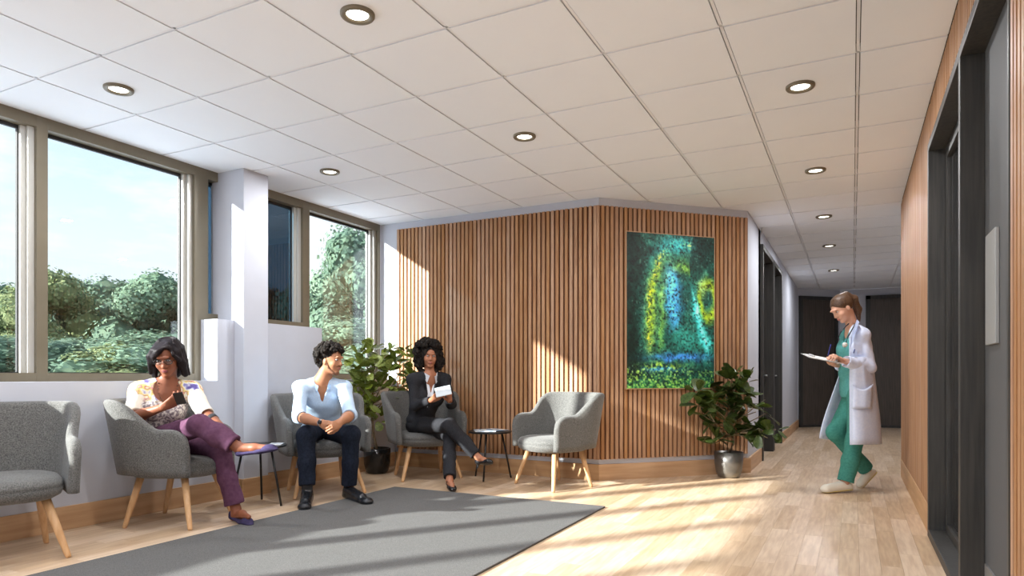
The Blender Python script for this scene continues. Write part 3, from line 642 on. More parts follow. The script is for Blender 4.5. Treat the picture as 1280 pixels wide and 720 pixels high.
# ---------------------------------------------------------------- people: signed-distance bodies turned into one mesh each
def arr(v): return np.array(tuple(v), dtype=np.float32)
def unit(v): v = np.asarray(v, dtype=np.float32); return v/(np.linalg.norm(v)+1e-9)
class Shape:
    def __init__(s): s.p = []
    def cone(s, a, b, ra, rb, k=.012, op='u', n=None, sq=1.0):
        """tapered capsule; n/sq flattens (sq<1) or widens the section along n"""
        a, b = arr(a), arr(b); R = max(ra, rb)*max(1, sq)+.01
        def f(X):
            ba = b-a; pa = [X[i]-a[i] for i in range(3)]
            t = np.clip((pa[0]*ba[0]+pa[1]*ba[1]+pa[2]*ba[2])/max(1e-9, float(ba@ba)), 0, 1)
            q = [pa[i]-t*ba[i] for i in range(3)]
            if n is not None:
                m = unit(n); c = (q[0]*m[0]+q[1]*m[1]+q[2]*m[2])*(1/sq-1); q = [q[i]+c*m[i] for i in range(3)]
            return (np.sqrt(q[0]**2+q[1]**2+q[2]**2)-(ra+(rb-ra)*t))*(min(1, sq))
        s.p.append((f, np.minimum(a, b)-R, np.maximum(a, b)+R, k, op)); return s
    def ell(s, c, ax, r, k=.012, op='u'):
        c = arr(c); A = np.array([unit(a) for a in ax]); r = np.array(r, dtype=np.float32); R = (np.abs(A.T)*r).sum(1)+.01
        def f(X):
            p = [X[i]-c[i] for i in range(3)]
            q = [(A[j][0]*p[0]+A[j][1]*p[1]+A[j][2]*p[2])/r[j] for j in range(3)]
            k0 = np.sqrt(q[0]**2+q[1]**2+q[2]**2); k1 = np.sqrt((q[0]/r[0])**2+(q[1]/r[1])**2+(q[2]/r[2])**2)+1e-6
            return k0*(k0-1)/k1
        s.p.append((f, c-R, c+R, k, op)); return s
    def chain(s, pts, rs, **k):
        for i in range(len(pts)-1): s.cone(pts[i], pts[i+1], rs[i], rs[i+1], **k)
        return s
    def fn(s, f, lo, hi, k=.004, op='s'):
        s.p.append((f, arr(lo), arr(hi), k, op)); return s
    def build(s, name, m, parent, h=.006, noise=None, smooth=1):
        us = [q for q in s.p if q[4] == 'u']
        lo = np.min([q[1] for q in us], 0)-.03; hi = np.max([q[2] for q in us], 0)+.03
        n = np.ceil((hi-lo)/h).astype(int)+1
        D = np.full(tuple(n), .05, dtype=np.float32)
        ax = [(lo[i]+h*np.arange(n[i])).astype(np.float32) for i in range(3)]
        for f, a, b, k, op in s.p:
            mg = k+3*h
            i0 = np.maximum(0, np.floor((a-mg-lo)/h).astype(int)); i1 = np.minimum(n, np.ceil((b+mg-lo)/h).astype(int)+1)
            if (i1 <= i0).any(): continue
            sl = tuple(slice(i0[i], i1[i]) for i in range(3))
            X = [ax[0][sl[0]][:, None, None], ax[1][sl[1]][None, :, None], ax[2][sl[2]][None, None, :]]
            d = f(X); v = D[sl]
            if op == 'u':
                hh = np.clip(.5+.5*(v-d)/k, 0, 1); D[sl] = v*(1-hh)+d*hh-k*hh*(1-hh)
            elif op == 's': D[sl] = np.maximum(v, -d)
            elif op == 'ss':
                hh = np.clip(.5-.5*(v+d)/k, 0, 1); D[sl] = v*(1-hh)+(-d)*hh+k*hh*(1-hh)
        V, Q = nets(D, lo, h)
        for _ in range(smooth):            # light relaxation
            acc = np.zeros_like(V); cnt = np.zeros(len(V))
            for a, b in ((0, 1), (1, 2), (2, 3), (3, 0)):
                np.add.at(acc, Q[:, a], V[Q[:, b]]); np.add.at(acc, Q[:, b], V[Q[:, a]]); np.add.at(cnt, Q[:, a], 1); np.add.at(cnt, Q[:, b], 1)
            V = V*.5+.5*acc/np.maximum(cnt, 1)[:, None]
        if noise:
            nr = np.zeros_like(V); fn = np.cross(V[Q[:, 2]]-V[Q[:, 0]], V[Q[:, 3]]-V[Q[:, 1]])
            for a in range(4): np.add.at(nr, Q[:, a], fn)
            nr /= np.linalg.norm(nr, axis=1)[:, None]+1e-9
            amp, freq, seed = noise; r = np.random.default_rng(seed); d = np.zeros(len(V))
            for k in range(7):
                w_ = r.normal(size=3)*freq; d += np.sin(V@w_+r.uniform(0, 6)+1.5*np.sin(V@(r.normal(size=3)*freq*.5)))
            V = V+nr*(d*amp/3)[:, None]
        me = bpy.data.meshes.new(name); nv, nq = len(V), len(Q)
        org = parent.location if parent else Vector((0, 0, 0)); V = V-arr(org)
        me.vertices.add(nv); me.vertices.foreach_set('co', V.astype(np.float32).ravel())
        me.loops.add(nq*4); me.loops.foreach_set('vertex_index', Q.astype(np.int32).ravel())
        me.polygons.add(nq); me.polygons.foreach_set('loop_start', np.arange(0, nq*4, 4, dtype=np.int32)); me.update(calc_edges=True)
        me.polygons.foreach_set('use_smooth', [True]*nq); me.materials.append(m)
        return link(bpy.data.objects.new(name, me), parent)
def nets(D, lo, h):
    I = D < 0; nx, ny, nz = D.shape
    cnt = np.zeros((nx-1, ny-1, nz-1), dtype=np.int8)
    for i in (0, 1):
        for j in (0, 1):
            for k in (0, 1): cnt += I[i:nx-1+i, j:ny-1+j, k:nz-1+k]
    C = np.argwhere((cnt > 0) & (cnt < 8)); idx = np.full(cnt.shape, -1, dtype=np.int32); idx[C[:, 0], C[:, 1], C[:, 2]] = np.arange(len(C))
    S = np.zeros((len(C), 3)); n = np.zeros(len(C))
    cr = [(i, j, k) for i in (0, 1) for j in (0, 1) for k in (0, 1)]
    for a in cr:
        for ax in range(3):
            if a[ax]: continue
            b = list(a); b[ax] = 1
            da = D[C[:, 0]+a[0], C[:, 1]+a[1], C[:, 2]+a[2]]; db = D[C[:, 0]+b[0], C[:, 1]+b[1], C[:, 2]+b[2]]
            x = (da < 0) != (db < 0); t = np.where(x, da/np.where(x, da-db, 1), 0)
            p = np.array(a, dtype=float)[None, :].repeat(len(C), 0); p[:, ax] += t
            S[x] += p[x]; n[x] += 1
    V = (C+S/n[:, None])*h+lo; Q = []
    for ax in range(3):
        sh = [slice(None)]*3; a = list(sh); b = list(sh); a[ax] = slice(0, -1); b[ax] = slice(1, None)
        E = np.argwhere(I[tuple(a)] != I[tuple(b)]); o = [k for k in range(3) if k != ax]
        E = E[(E[:, o[0]] > 0) & (E[:, o[1]] > 0) & (E[:, o[0]] < D.shape[o[0]]-1) & (E[:, o[1]] < D.shape[o[1]]-1)]
        def cell(d0, d1): e = E.copy(); e[:, o[0]] += d0; e[:, o[1]] += d1; return idx[e[:, 0], e[:, 1], e[:, 2]]
        q = np.stack([cell(-1, -1), cell(0, -1), cell(0, 0), cell(-1, 0)], 1)
        flip = I[E[:, 0], E[:, 1], E[:, 2]]
        if ax == 1: flip = ~flip
        q[~flip] = q[~flip][:, ::-1]; Q.append(q)
    Q = np.concatenate(Q); Q = Q[(Q >= 0).all(1)]
    return V, Q

def frame3(fw, up):
    f = Vector(fw).normalized(); u = Vector(up); r = f.cross(u).normalized(); u = r.cross(f).normalized()
    return f, r, u                      # forward, the person's right, up
SKIN = {}
def skin(name, c, s=.1):
    m = noisy(name, tuple(x*.93 for x in c[:3]), c, 9, rough=.5, spec=.35, bump=.05, bscale=200)
    m.node_tree.nodes['Principled BSDF'].inputs['Subsurface Weight'].default_value = 0
    return m
def cloth(name, c1, c2=None, scale=60, bump=.3, rough=.9, **k): return noisy(name, c1, c2 or tuple(x*1.12 for x in c1[:3]), scale, rough=rough, bump=bump, spec=.15, **k)

def head_sdf(S, c, fr, sc=1.0):
    f, r, u = fr; c = Vector(c)
    def q(a, b, d): return c+(f*a+r*b+u*d)*sc
    A = (f, r, u)
    S.ell(q(-.012, 0, .03), A, [x*sc for x in (.093, .074, .088)])
    S.ell(q(.022, 0, -.035), A, [x*sc for x in (.066, .058, .080)], k=.03)
    S.ell(q(.062, 0, -.098), A, [x*sc for x in (.020, .024, .016)], k=.022)
    for sd in (-1, 1):
        S.ell(q(.058, sd*.036, -.028), A, [x*sc for x in (.022, .022, .022)], k=.02)
        S.ell(q(-.008, sd*.073, -.012), A, [x*sc for x in (.018, .008, .030)], k=.006)
        S.ell(q(.092, sd*.031, .010), A, [x*sc for x in (.016, .017, .011)], k=.012, op='ss')
    S.cone(q(.083, 0, .012), q(.102, 0, -.026), .008*sc, .012*sc, k=.012)
    S.ell(q(.094, .011, -.031), A, [x*sc for x in (.009, .008, .007)], k=.006); S.ell(q(.094, -.011, -.031), A, [x*sc for x in (.009, .008, .007)], k=.006)
    S.ell(q(.082, 0, -.060), A, [x*sc for x in (.012, .023, .012)], k=.010)
    S.cone(q(.088, -.03, .033), q(.088, .03, .033), .009*sc, .009*sc, k=.018)
def small(name, parent, parts, m):
    """joined ellipsoids: (centre, axes, radii)"""
    bm = bmesh.new(); org = parent.location if parent else Vector((0, 0, 0))
    for c, ax, r in parts:
        R = Matrix([[ax[j][i]*r[j] for j in range(3)] for i in range(3)]).to_4x4()
        bmesh.ops.create_icosphere(bm, subdivisions=2, radius=1, matrix=Matrix.Translation(Vector(c)-org) @ R)
    bmesh.ops.recalc_face_normals(bm, faces=bm.faces); return bm_obj(name, bm, m, parent, True)
def face(parent, c, fr, sc, iris, lipm, browm, lids=.5):
    f, r, u = fr; A = (f, r, u); q = lambda a, b, d: Vector(c)+(f*a+r*b+u*d)*sc
    wm = bpy.data.materials.get('eye_white') or mat('eye_white', (.38, .36, .34), .35)
    for s in (-1, 1):
        ey = small('eye', parent, [(q(.079, s*.031, .010), A, [x*sc for x in (.0105, .0135, .0085*lids+.0025)])], wm)
        ir = small('iris', parent, [(q(.0865, s*.031, .009), A, [x*sc for x in (.0035, .0055, .0055)])], iris); ir.parent = ey
        small('eyebrow', parent, [(q(.089, s*.033, .030), (f, (r+u*-.12*s).normalized(), u), [x*sc for x in (.006, .018, .0032)])], browm)
    small('lips', parent, [(q(.0905, 0, -.057), A, [x*sc for x in (.006, .021, .0045)]), (q(.090, 0, -.065), A, [x*sc for x in (.007, .018, .0055)])], lipm)
def hand_sdf(S, wrist, d, pn, side, curl=.6, sc=1.0, spread=.06, thumb=.7):
    """d: palm direction, pn: the way the palm faces, side: +1 thumb on pn x d side"""
    d = Vector(d).normalized(); pn = Vector(pn); pn = (pn-d*pn.dot(d)).normalized(); s = pn.cross(d)*side
    w_ = Vector(wrist); K = w_+d*.088*sc
    S.cone(w_, w_+d*.02*sc, .023*sc, .024*sc, k=.01)
    S.cone(w_+d*.02*sc, K-d*.012*sc, .030*sc, .037*sc, k=.012, n=pn, sq=.40)
    for i, (o, L_) in enumerate(((.028, .070), (.010, .078), (-.009, .073), (-.027, .058))):
        p = K+s*o*sc-d*(.004*abs(i-1))*sc; a = curl*(1+.08*i); dd = (d+s*o*spread*20).normalized(); fr_ = (.45, .32, .26); rr = (.0092, .0085, .0078, .007)
        for j in range(3):
            ang = a*(.7, 1.0, .8)[j]; ax = dd.cross(pn).normalized()
            dd = (Matrix.Rotation(ang, 3, ax) @ dd).normalized()
            p2 = p+dd*L_*fr_[j]*sc; S.cone(p, p2, rr[j]*sc, rr[j+1]*sc, k=.004); p = p2
    t0 = w_+d*.025*sc+s*.022*sc; td = (d*.75+s*.75*thumb+pn*.45).normalized(); t1 = t0+td*.042*sc; td2 = (d*.85+s*.15+pn*.5).normalized(); t2 = t1+td2*.032*sc; t3 = t2+(d*.9+pn*.35-s*.1).normalized()*.026*sc
    S.chain([t0, t1, t2, t3], [.015*sc, .0125*sc, .0105*sc, .0088*sc], k=.008)
def shoe_sdf(S, ankle, toe_dir, up, L_=.25, w_=.045, hgt=.05, low=False):
    f = Vector(toe_dir).normalized(); u = Vector(up); u = (u-f*u.dot(f)).normalized(); r = f.cross(u); a = Vector(ankle)
    return f, r, u
def torso_sdf(S, J, g=0.0, k=.03, bust=0, belly=0, lower=True, sw=1.0):
    """pelvis / waist / chest with the frame of J; g grows the surface (clothes)"""
    f, r, u = J['tf']; pf, pr, pu = J.get('pfr', J['tf'])
    pe, wa, ch, nb = J['pelvis'], J['waist'], J['chest'], J['neck']
    if lower: S.ell(pe, (pf, pr, pu), (.112+g, .165*sw+g, .11+g), k=k)
    S.ell(wa, (f, r, u), (.098+belly+g, .132*sw+belly+g, .14+g), k=.05)
    S.ell(ch, (f, r, u), (.105+g, .155*sw+g, .16+g), k=.05)
    S.ell(nb-u*.055-f*.01, (f, r, u), (.075+g, .155*sw+g, .055+g), k=.04)
    if bust:
        for s in (-1, 1): S.ell(ch+f*.068+r*s*.068-u*.0, (f, r, u), (.062+g, .068+g, .065+g), k=.03)
    for s in ('R', 'L'):
        S.cone(nb-u*.01, J['sh'+s], .050+g*.6, .046+g*.7, k=.03)
        S.ell(J['sh'+s], (f, r, u), (.050+g*.7, .050+g*.7, .046+g*.5), k=.04)

def lerp(a, b, t): return Vector(a).lerp(Vector(b), t)
def place(label, at, group=None): return empty('person', (at[0], at[1], 0), 0, label, 'person')

# ======================= woman in glasses with a phone
J = {}
J['pelvis'] = P(193, 551, 4.78); J['waist'] = P(196, 530, 4.76); J['chest'] = P(203, 507, 4.72); J['neck'] = P(209, 478, 4.71)
J['shR'] = P(174, 489, 4.62); J['shL'] = P(240, 488, 4.80)
J['elR'] = P(164, 523, 4.50); J['wrR'] = P(204, 509, 4.40); J['elL'] = P(256, 517, 4.66); J['wrL'] = P(284, 541, 4.53)
tr_ = (J['shR']-J['shL']).normalized(); tu = (J['neck']-J['pelvis']).normalized(); tf = tu.cross(tr_).normalized()
J['tf'] = frame3(tf, tu); pfw = D3(.75, 0, -.65); J['pfr'] = frame3(pfw, (0, 0, 1))
hc = P(209, 448, 4.655); hf = frame3(D3(.22, -.36, -1), D3(.02, 1, -.36))
hipR, hipL = P(192, 552, 4.72), P(212, 555, 4.86); knR, knL = P(250, 531, 4.44), P(274, 560, 4.66); anR, anL = P(299, 560, 4.42), P(295, 637, 4.66)
W1 = place('woman with glasses in a patterned blouse, seated cross-legged looking at a phone', J['pelvis'])
sk1 = skin('brown_skin', lin(138, 84, 60)); S = Shape()
head_sdf(S, hc, hf, 1.04); S.cone(hc-hf[0]*.022-hf[2]*.06, J['neck'], .052, .056, k=.02); S.cone(J['neck'], J['neck']-tu*.05, .056, .08, k=.03)
torso_sdf(S, J, 0, bust=1, belly=.01)
for s in 'RL': S.chain([J['sh'+s], J['el'+s], lerp(J['el'+s], J['wr'+s], .35), J['wr'+s]], [.046, .038, .038, .024], k=.015)
hand_sdf(S, J['wrR'], P(223, 497, 4.40)-J['wrR'], D3(.4, .6, .3), 1, curl=.55)
hand_sdf(S, J['wrL'], D3(.55, -.55, -.1), D3(-.3, -.6, .4), -1, curl=.75)
S.chain([hipR, knR, lerp(knR, anR, .35), anR], [.075, .052, .05, .034], k=.02); S.chain([hipL, knL, lerp(knL, anL, .35), anL], [.075, .05, .05, .032], k=.02)
ftR = P(338, 560, 4.38); S.chain([anR, lerp(anR, ftR, .5), ftR], [.034, .028, .02], k=.02)
ftL = P(311, 650, 4.52); heL = P(292, 650, 4.68); S.chain([anL, heL+Vector((0, 0, .022)), ], [.032, .024], k=.02); S.chain([heL+Vector((0, 0, .024)), anL.lerp(ftL, .5)+Vector((0, 0, .004)), ftL+Vector((0, 0, .02))], [.025, .026, .016], k=.02)
S.build('body', sk1, W1, .005, smooth=1)
hair1 = noisy('dark_hair', (.005, .004, .0045), (.022, .015, .018), 30, (12, 12, 2), rough=.5, bump=.5, spec=.16)
face(W1, hc, hf, 1.04, mat('iris_dark', (.01, .006, .004), .2), mat('lip_berry', lin(118, 52, 56), .4), hair1, .15)
f, r, u = hf; q = lambda a, b, d: hc+(f*a+r*b+u*d)*1.06
S = Shape(); S.ell(q(-.040, 0, .036), hf, (.104, .093, .088), k=.03); S.ell(q(-.005, .02, .075), hf, (.085, .062, .040), k=.03)
for s in (-1, 1):
    S.chain([q(.015, s*.070, .04), q(.008, s*.084, -.04), q(-.004, s*.094, -.118)], [.026, .026, .020], k=.03)
S.chain([q(-.09, 0, 0), q(-.085, 0, -.11)], [.07, .062], k=.04)
S.chain([q(.058, -.03, .088), q(.078, .03, .062), q(.055, .072, .01)], [.024, .020, .018], k=.03); S.chain([q(.06, -.02, .085), q(.078, -.055, .05), q(.045, -.08, .0)], [.018, .012, .014], k=.02)
S.ell(q(.086, -.008, -.022), hf, (.058, .057, .088), k=.01, op='ss')
S.ell(q(.10, -.022, .048), hf, (.055, .034, .05), k=.012, op='ss')
for a0, a1, a2, z3 in ((.0, .03, .060, -.01), (.012, .045, .078, -.035), (.02, .06, .090, -.06), (.03, .07, .095, -.09)):   # swept fringe
    S.chain([q(.035-a0, -.032+a0, .112), q(.086-a0, a1-.008, .078), q(.078-a0, a1+.026, .035), q(.045-a0*.6, a2+.012, z3)], [.012, .015, .014, .011], k=.007)
for t in np.linspace(math.radians(62), math.radians(298), 19):                                     # hanging locks
    ct, st_ = math.cos(t), math.sin(t); b0 = .095 if ct > 0 else .11
    S.chain([q(-.03+.05*ct, .05*st_-.01, .118), q(-.035+b0*ct*.92, .090*st_, .055), q(-.03+b0*ct, .098*st_, -.03), q(-.028+b0*ct*.95, .102*st_+.010*math.sin(t*5), -.112-.014*math.sin(t*3))], [.010, .014, .015, .009], k=.006)
S.build('hair', hair1, W1, .005, noise=(.0008, 60, 3))
gm = mat('dark_spectacle_frame', (.01, .008, .008), .3)
bm = bmesh.new()
for s in (-1, 1):
    c0 = q(.100, s*.033, .006)-W1.location; pts = [c0+r*math.cos(t)*.025+u*math.sin(t)*.017 for t in np.linspace(0, 2*math.pi, 17)]
    tube(bm, pts, .0022, 6, False); tube(bm, [q(.098, s*.058, .012)-W1.location, q(.0, s*.080, .010)-W1.location], .002, 6)
tube(bm, [q(.101, -.009, .010)-W1.location, q(.101, .009, .010)-W1.location], .002, 6); bm_obj('spectacles', bm, gm, W1, True)
lg = glassy('spectacle_lens', (.85, .88, .9), 1.6, base=.12)
for s in (-1, 1):
    bm = bmesh.new(); c0 = q(.100, s*.033, .006)-W1.location; bm.faces.new([bm.verts.new(c0+r*math.cos(t)*.024+u*math.sin(t)*.016) for t in np.linspace(0, 2*math.pi, 17)[:-1]])
    bm_obj('spectacle_lens', bm, lg, W1)
# blouse: cream sleeves, coloured print round the shoulders and chest
def blouse_mat():
    m = mat('printed_blouse', (.8, .76, .7), .85); t = m.node_tree; n = t.nodes; l = t.links; b = n['Principled BSDF']
    tc = n.new('ShaderNodeTexCoord'); sp = n.new('ShaderNodeSeparateXYZ'); l.new(tc.outputs['Object'], sp.inputs[0])
    z = n.new('ShaderNodeTexNoise'); z.inputs['Scale'].default_value = 13; z.inputs['Detail'].default_value = 2; l.new(tc.outputs['Object'], z.inputs[0])
    r = n.new('ShaderNodeValToRGB'); l.new(z.outputs[0], r.inputs[0]); e = r.color_ramp.elements; r.color_ramp.interpolation = 'LINEAR'
    e[0].position = .34; e[0].color = lin(96, 84, 150); e[1].position = .68; e[1].color = lin(235, 232, 215)
    for p, c in ((.40, lin(150, 150, 200)), (.45, lin(240, 236, 228)), (.50, lin(236, 216, 140)), (.54, lin(216, 196, 120)), (.57, lin(190, 110, 120)), (.61, lin(240, 225, 190))):
        x = e.new(p); x.color = c
    z3 = n.new('ShaderNodeTexNoise'); z3.inputs['Scale'].default_value = 60; z3.inputs['Detail'].default_value = 2; l.new(tc.outputs['Object'], z3.inputs[0])
    r3 = n.new('ShaderNodeValToRGB'); l.new(z3.outputs[0], r3.inputs[0]); r3.color_ramp.elements[0].position = .42; r3.color_ramp.elements[0].color = lin(130, 118, 124); r3.color_ramp.elements[1].position = .56; r3.color_ramp.elements[1].color = lin(222, 214, 208)
    # print above about 0.84 m, small grey pattern on the body below
    st = n.new('ShaderNodeMapRange'); l.new(sp.outputs[2], st.inputs[0]); st.inputs[1].default_value = .83; st.inputs[2].default_value = .87
    mx = n.new('ShaderNodeMix'); mx.data_type = 'RGBA'; l.new(st.outputs[0], mx.inputs[0]); l.new(r3.outputs[0], mx.inputs[6]); l.new(r.outputs[0], mx.inputs[7]); l.new(mx.outputs[2], b.inputs['Base Color'])
    return m
S = Shape(); torso_sdf(S, J, .012, bust=1, belly=.012)
for s in 'RL': S.chain([J['sh'+s], lerp(J['sh'+s], J['el'+s], .45)], [.062, .056], k=.03)
S.ell(J['neck']-tu*.030+tf*.09, J['tf'], (.12, .088, .085), k=.01, op='s'); S.cone(J['neck']-tu*.02, J['neck']+tu*.2, .072, .08, op='s')
S.build('blouse', blouse_mat(), W1, .006, noise=(.002, 28, 4))
knit = cloth('cream_knit', lin(222, 214, 200))
for s, e_ in (('R', .12), ('L', .10)):
    S = Shape(); S.chain([lerp(J['sh'+s], J['el'+s], .25), J['el'+s], lerp(J['el'+s], J['wr'+s], e_+.08)], [.060, .053, .049], k=.02)
    S.cone(lerp(J['el'+s], J['wr'+s], .22), lerp(J['el'+s], J['wr'+s], .9), .06, .05, op='s')
    S.build('sleeve', knit, W1, .006, noise=(.0025, 30, 5))
bm = bmesh.new(); pts = [J['neck']+tf*(.055+.065*math.sin(t))*1.0+tr_*.062*math.cos(t)-tu*(-.012+.115*math.sin(t))-W1.location for t in np.linspace(0, math.pi, 22)]
for i, p in enumerate(pts): bmesh.ops.create_icosphere(bm, subdivisions=1, radius=.0045 if i % 2 else .006, matrix=Matrix.Translation(p))
bm_obj('bead_necklace', bm, mat('beads', lin(96, 70, 52), .3), W1, True)
tr1 = cloth('plum_trousers', lin(88, 56, 78), lin(100, 66, 88), 40)
S = Shape(); S.ell(J['pelvis'], J['pfr'], (.125, .175, .115), k=.03)
S.chain([hipR, knR, lerp(knR, anR, .45), lerp(knR, anR, .84)], [.092, .070, .072, .066], k=.03, n=None); S.chain([hipL, knL, lerp(knL, anL, .5), lerp(knL, anL, .90)], [.092, .070, .062, .066], k=.03)
S.cone(lerp(knR, anR, .84), lerp(knR, anR, 1.2), .04, .04, op='s'); S.cone(lerp(knL, anL, .86), lerp(knL, anL, 1.3), .045, .045, op='s')
dR = arr((anR-knR).normalized()); cR = arr(lerp(knR, anR, .86)); S.fn(lambda X: -((X[0]-cR[0])*dR[0]+(X[1]-cR[1])*dR[1]+(X[2]-cR[2])*dR[2]), anR-Vector((.12, .12, .12)), anR+Vector((.12, .12, .12)))
dL = arr((anL-knL).normalized()); cL = arr(lerp(knL, anL, .91)); S.fn(lambda X: -((X[0]-cL[0])*dL[0]+(X[1]-cL[1])*dL[1]+(X[2]-cL[2])*dL[2]), anL-Vector((.12, .12, .1)), anL+Vector((.12, .12, .05)))
S.build('trousers', tr1, W1, .006, noise=(.004, 22, 6))
sh1 = cloth('violet_pump', lin(54, 48, 76), lin(66, 58, 90), 80)
def pump(toe, heel, up, m, parent, h=.02, w_=.036, name='shoe', wedge=0):
    """low court shoe: sole, toe cap, heel cup, open instep"""
    toe, heel = Vector(toe), Vector(heel); f = (toe-heel).normalized(); u = Vector(up); u = (u-f*u.dot(f)).normalized(); r = f.cross(u)
    S = Shape(); mid = heel.lerp(toe, .6)
    S.cone(heel, mid, .031, w_, k=.012, n=u, sq=.45); S.cone(mid, toe, w_, .026, k=.012, n=u, sq=.45)
    S.ell(toe.lerp(heel, .16)+u*.012, (f, r, u), (.05, .038, .026), k=.012); S.ell(heel+u*.022, (f, r, u), (.034, .034, .036), k=.012)
    S.ell(heel.lerp(toe, .47)+u*.048, (f, r, u), (.075, .03, .04), k=.01, op='s')
    if wedge: S.cone(heel-u*.004, heel-u*wedge, .014, .008, k=.008)
    S.build(name, m, parent, .0045)
pump(ftR+D3(.4, -.1, -.05)*.03, anR+D3(.2, -.9, 0)*.040, D3(.1, .95, 0), sh1, W1)
pump(Vector((ftL.x, ftL.y, .016))+D3(.5, 0, -.5)*.015, Vector((heL.x, heL.y, .026)), (0, 0, 1), sh1, W1)
bm = bmesh.new(); wv = (J['wrL']-J['elL']).normalized(); c0 = lerp(J['elL'], J['wrL'], .28)-W1.location; tube(bm, [c0, c0+wv*.035], [.044, .042], 16); bm_obj('wristband', bm, mat('black_band', (.015, .013, .016), .6), W1, True)
def slab(name, c, ax, dims, m, bev=.003):
    bm = bmesh.new(); bbox(bm, -dims[0]/2, dims[0]/2, -dims[1]/2, dims[1]/2, -dims[2]/2, dims[2]/2, bev)
    a, b = [Vector(x).normalized() for x in ax]; b = (b-a*b.dot(a)).normalized(); d = a.cross(b)
    R = Matrix([[a.x, b.x, d.x], [a.y, b.y, d.y], [a.z, b.z, d.z]]); o = bm_obj(name, bm, m); o.rotation_euler = R.to_euler(); o.location = c; return o
tag(slab('phone', P(224.5, 498, 4.34), (D3(1, .15, 0), D3(0, 1, -.5)), (.062, .085, .011), mat('phone_black', (.015, .015, .018), .15)), 'small black phone held up in the hand of the woman in glasses', 'phone')

# ======================= man in a pale blue shirt
J = {}
J['pelvis'] = P(403, 538, 5.88); J['waist'] = P(403, 518, 5.80); J['chest'] = P(402, 500, 5.70); J['neck'] = P(403, 476, 5.62)
J['shR'] = P(376, 485, 5.56); J['shL'] = P(430, 485, 5.68)
J['elR'] = P(374, 521, 5.44); J['wrR'] = P(402, 529, 5.17); J['elL'] = P(438, 519, 5.46); J['wrL'] = P(425, 528, 5.17)
tr_ = (J['shR']-J['shL']).normalized(); tu = (J['neck']-J['pelvis']).normalized(); tf = tu.cross(tr_).normalized()
J['tf'] = frame3(tf, tu); J['pfr'] = frame3(D3(.3, 0, -1), (0, 0, 1))
hc = P(414, 451, 5.60); hf = frame3(D3(1, -.06, -.42), D3(.03, 1, .05))
hipR, hipL = P(392, 541, 5.84), P(416, 541, 5.88); knR, knL = P(383, 544, 5.38), P(439, 544, 5.46); anR, anL = P(384, 614, 5.28), P(436, 613, 5.50)
W2 = place('man with short curly hair and pale blue shirt, seated with clasped hands', J['pelvis'])
sk2 = skin('tan_skin', lin(176, 122, 90)); S = Shape()
head_sdf(S, hc, hf, 1.0); S.cone(hc-hf[0]*.025-hf[2]*.05, J['neck'], .056, .062, k=.02); S.cone(J['neck'], J['neck']-tu*.05, .062, .085, k=.03)
torso_sdf(S, J, 0, sw=1.04)
for s in 'RL': S.chain([J['sh'+s], J['el'+s], lerp(J['el'+s], J['wr'+s], .35), J['wr'+s]], [.050, .042, .042, .027], k=.015)
hand_sdf(S, J['wrR'], P(418, 534, 5.06)-J['wrR'], D3(.5, -.2, .75), 1, curl=.75, thumb=.5)
hand_sdf(S, J['wrL'], P(412, 535, 5.04)-J['wrL'], D3(-.5, -.2, .75), -1, curl=.7, thumb=.5)
S.chain([hipR, knR, lerp(knR, anR, .35), anR], [.082, .056, .055, .036], k=.02); S.chain([hipL, knL, lerp(knL, anL, .35), anL], [.082, .056, .055, .036], k=.02)
tR = Vector(P(380.5, 636, 5.04)); tL = Vector(P(459, 629, 5.25)); tR.z = .035; tL.z = .035
for an, t_ in ((anR, tR), (anL, tL)): S.chain([an, Vector((an.x, an.y, .05)), lerp((an.x, an.y, .045), t_, .75)], [.036, .034, .022], k=.02)
S.build('body', sk2, W2, .005, smooth=1)
hair2 = noisy('black_curls', (.006, .005, .005), (.03, .024, .02), 60, rough=.8, bump=.8, spec=.12)
face(W2, hc, hf, 1.0, mat('iris_brown', (.02, .01, .005), .2), mat('lip_pink', lin(150, 92, 80), .5), hair2, .6)
f, r, u = hf; q = lambda a, b, d: hc+f*a+r*b+u*d
def curls(S, c, fr, rad, n, cr, seed, cut, jit=1.0):
    rr = np.random.default_rng(seed); f, r, u = fr
    for _ in range(n):
        while True:
            d = rr.normal(size=3); d /= np.linalg.norm(d)
            if not cut(d): break
        p = c+f*d[0]*rad[0]+r*d[1]*rad[1]+u*d[2]*rad[2]; p = c.lerp(p, 1+rr.uniform(-.03, .10)*jit)
        s_ = cr*rr.uniform(.7, 1.3); S.ell(p, fr, (s_, s_, s_), k=.004)
S = Shape(); hcc = q(-.03, 0, .055)
S.ell(hcc, hf, (.098, .090, .082), k=.03); S.ell(q(-.07, 0, -.01), hf, (.055, .075, .075), k=.03)
curls(S, q(-.028, 0, .045), hf, (.118, .103, .105), 260, .014, 4, lambda d: d[2] < -.75 or (d[0] > -.1 and d[2] < .12) or (d[0] > .5 and d[2] < .3))
S.ell(q(.075, 0, -.035), hf, (.06, .064, .080), k=.01, op='ss')
S.build('hair', hair2, W2, .005, smooth=0, noise=(.0025, 160, 8))
S = Shape()
S.chain([q(.078, .03, -.048), q(.093, 0, -.043), q(.078, -.03, -.048)], [.005, .006, .005], k=.004)
S.ell(q(.064, 0, -.100), hf, (.022, .030, .020), k=.01)
for s in (-1, 1): S.chain([q(.012, s*.068, -.02), q(.022, s*.060, -.06), q(.055, s*.032, -.100)], [.004, .007, .011], k=.01)
S.build('beard', noisy('stubble', lin(138, 94, 68), lin(108, 74, 54), 200, rough=.9), W2, .004)
shirt2 = cloth('pale_blue_shirt', lin(176, 198, 222), lin(190, 210, 232), 90, .15, .8)
S = Shape(); torso_sdf(S, J, .016, sw=1.06)
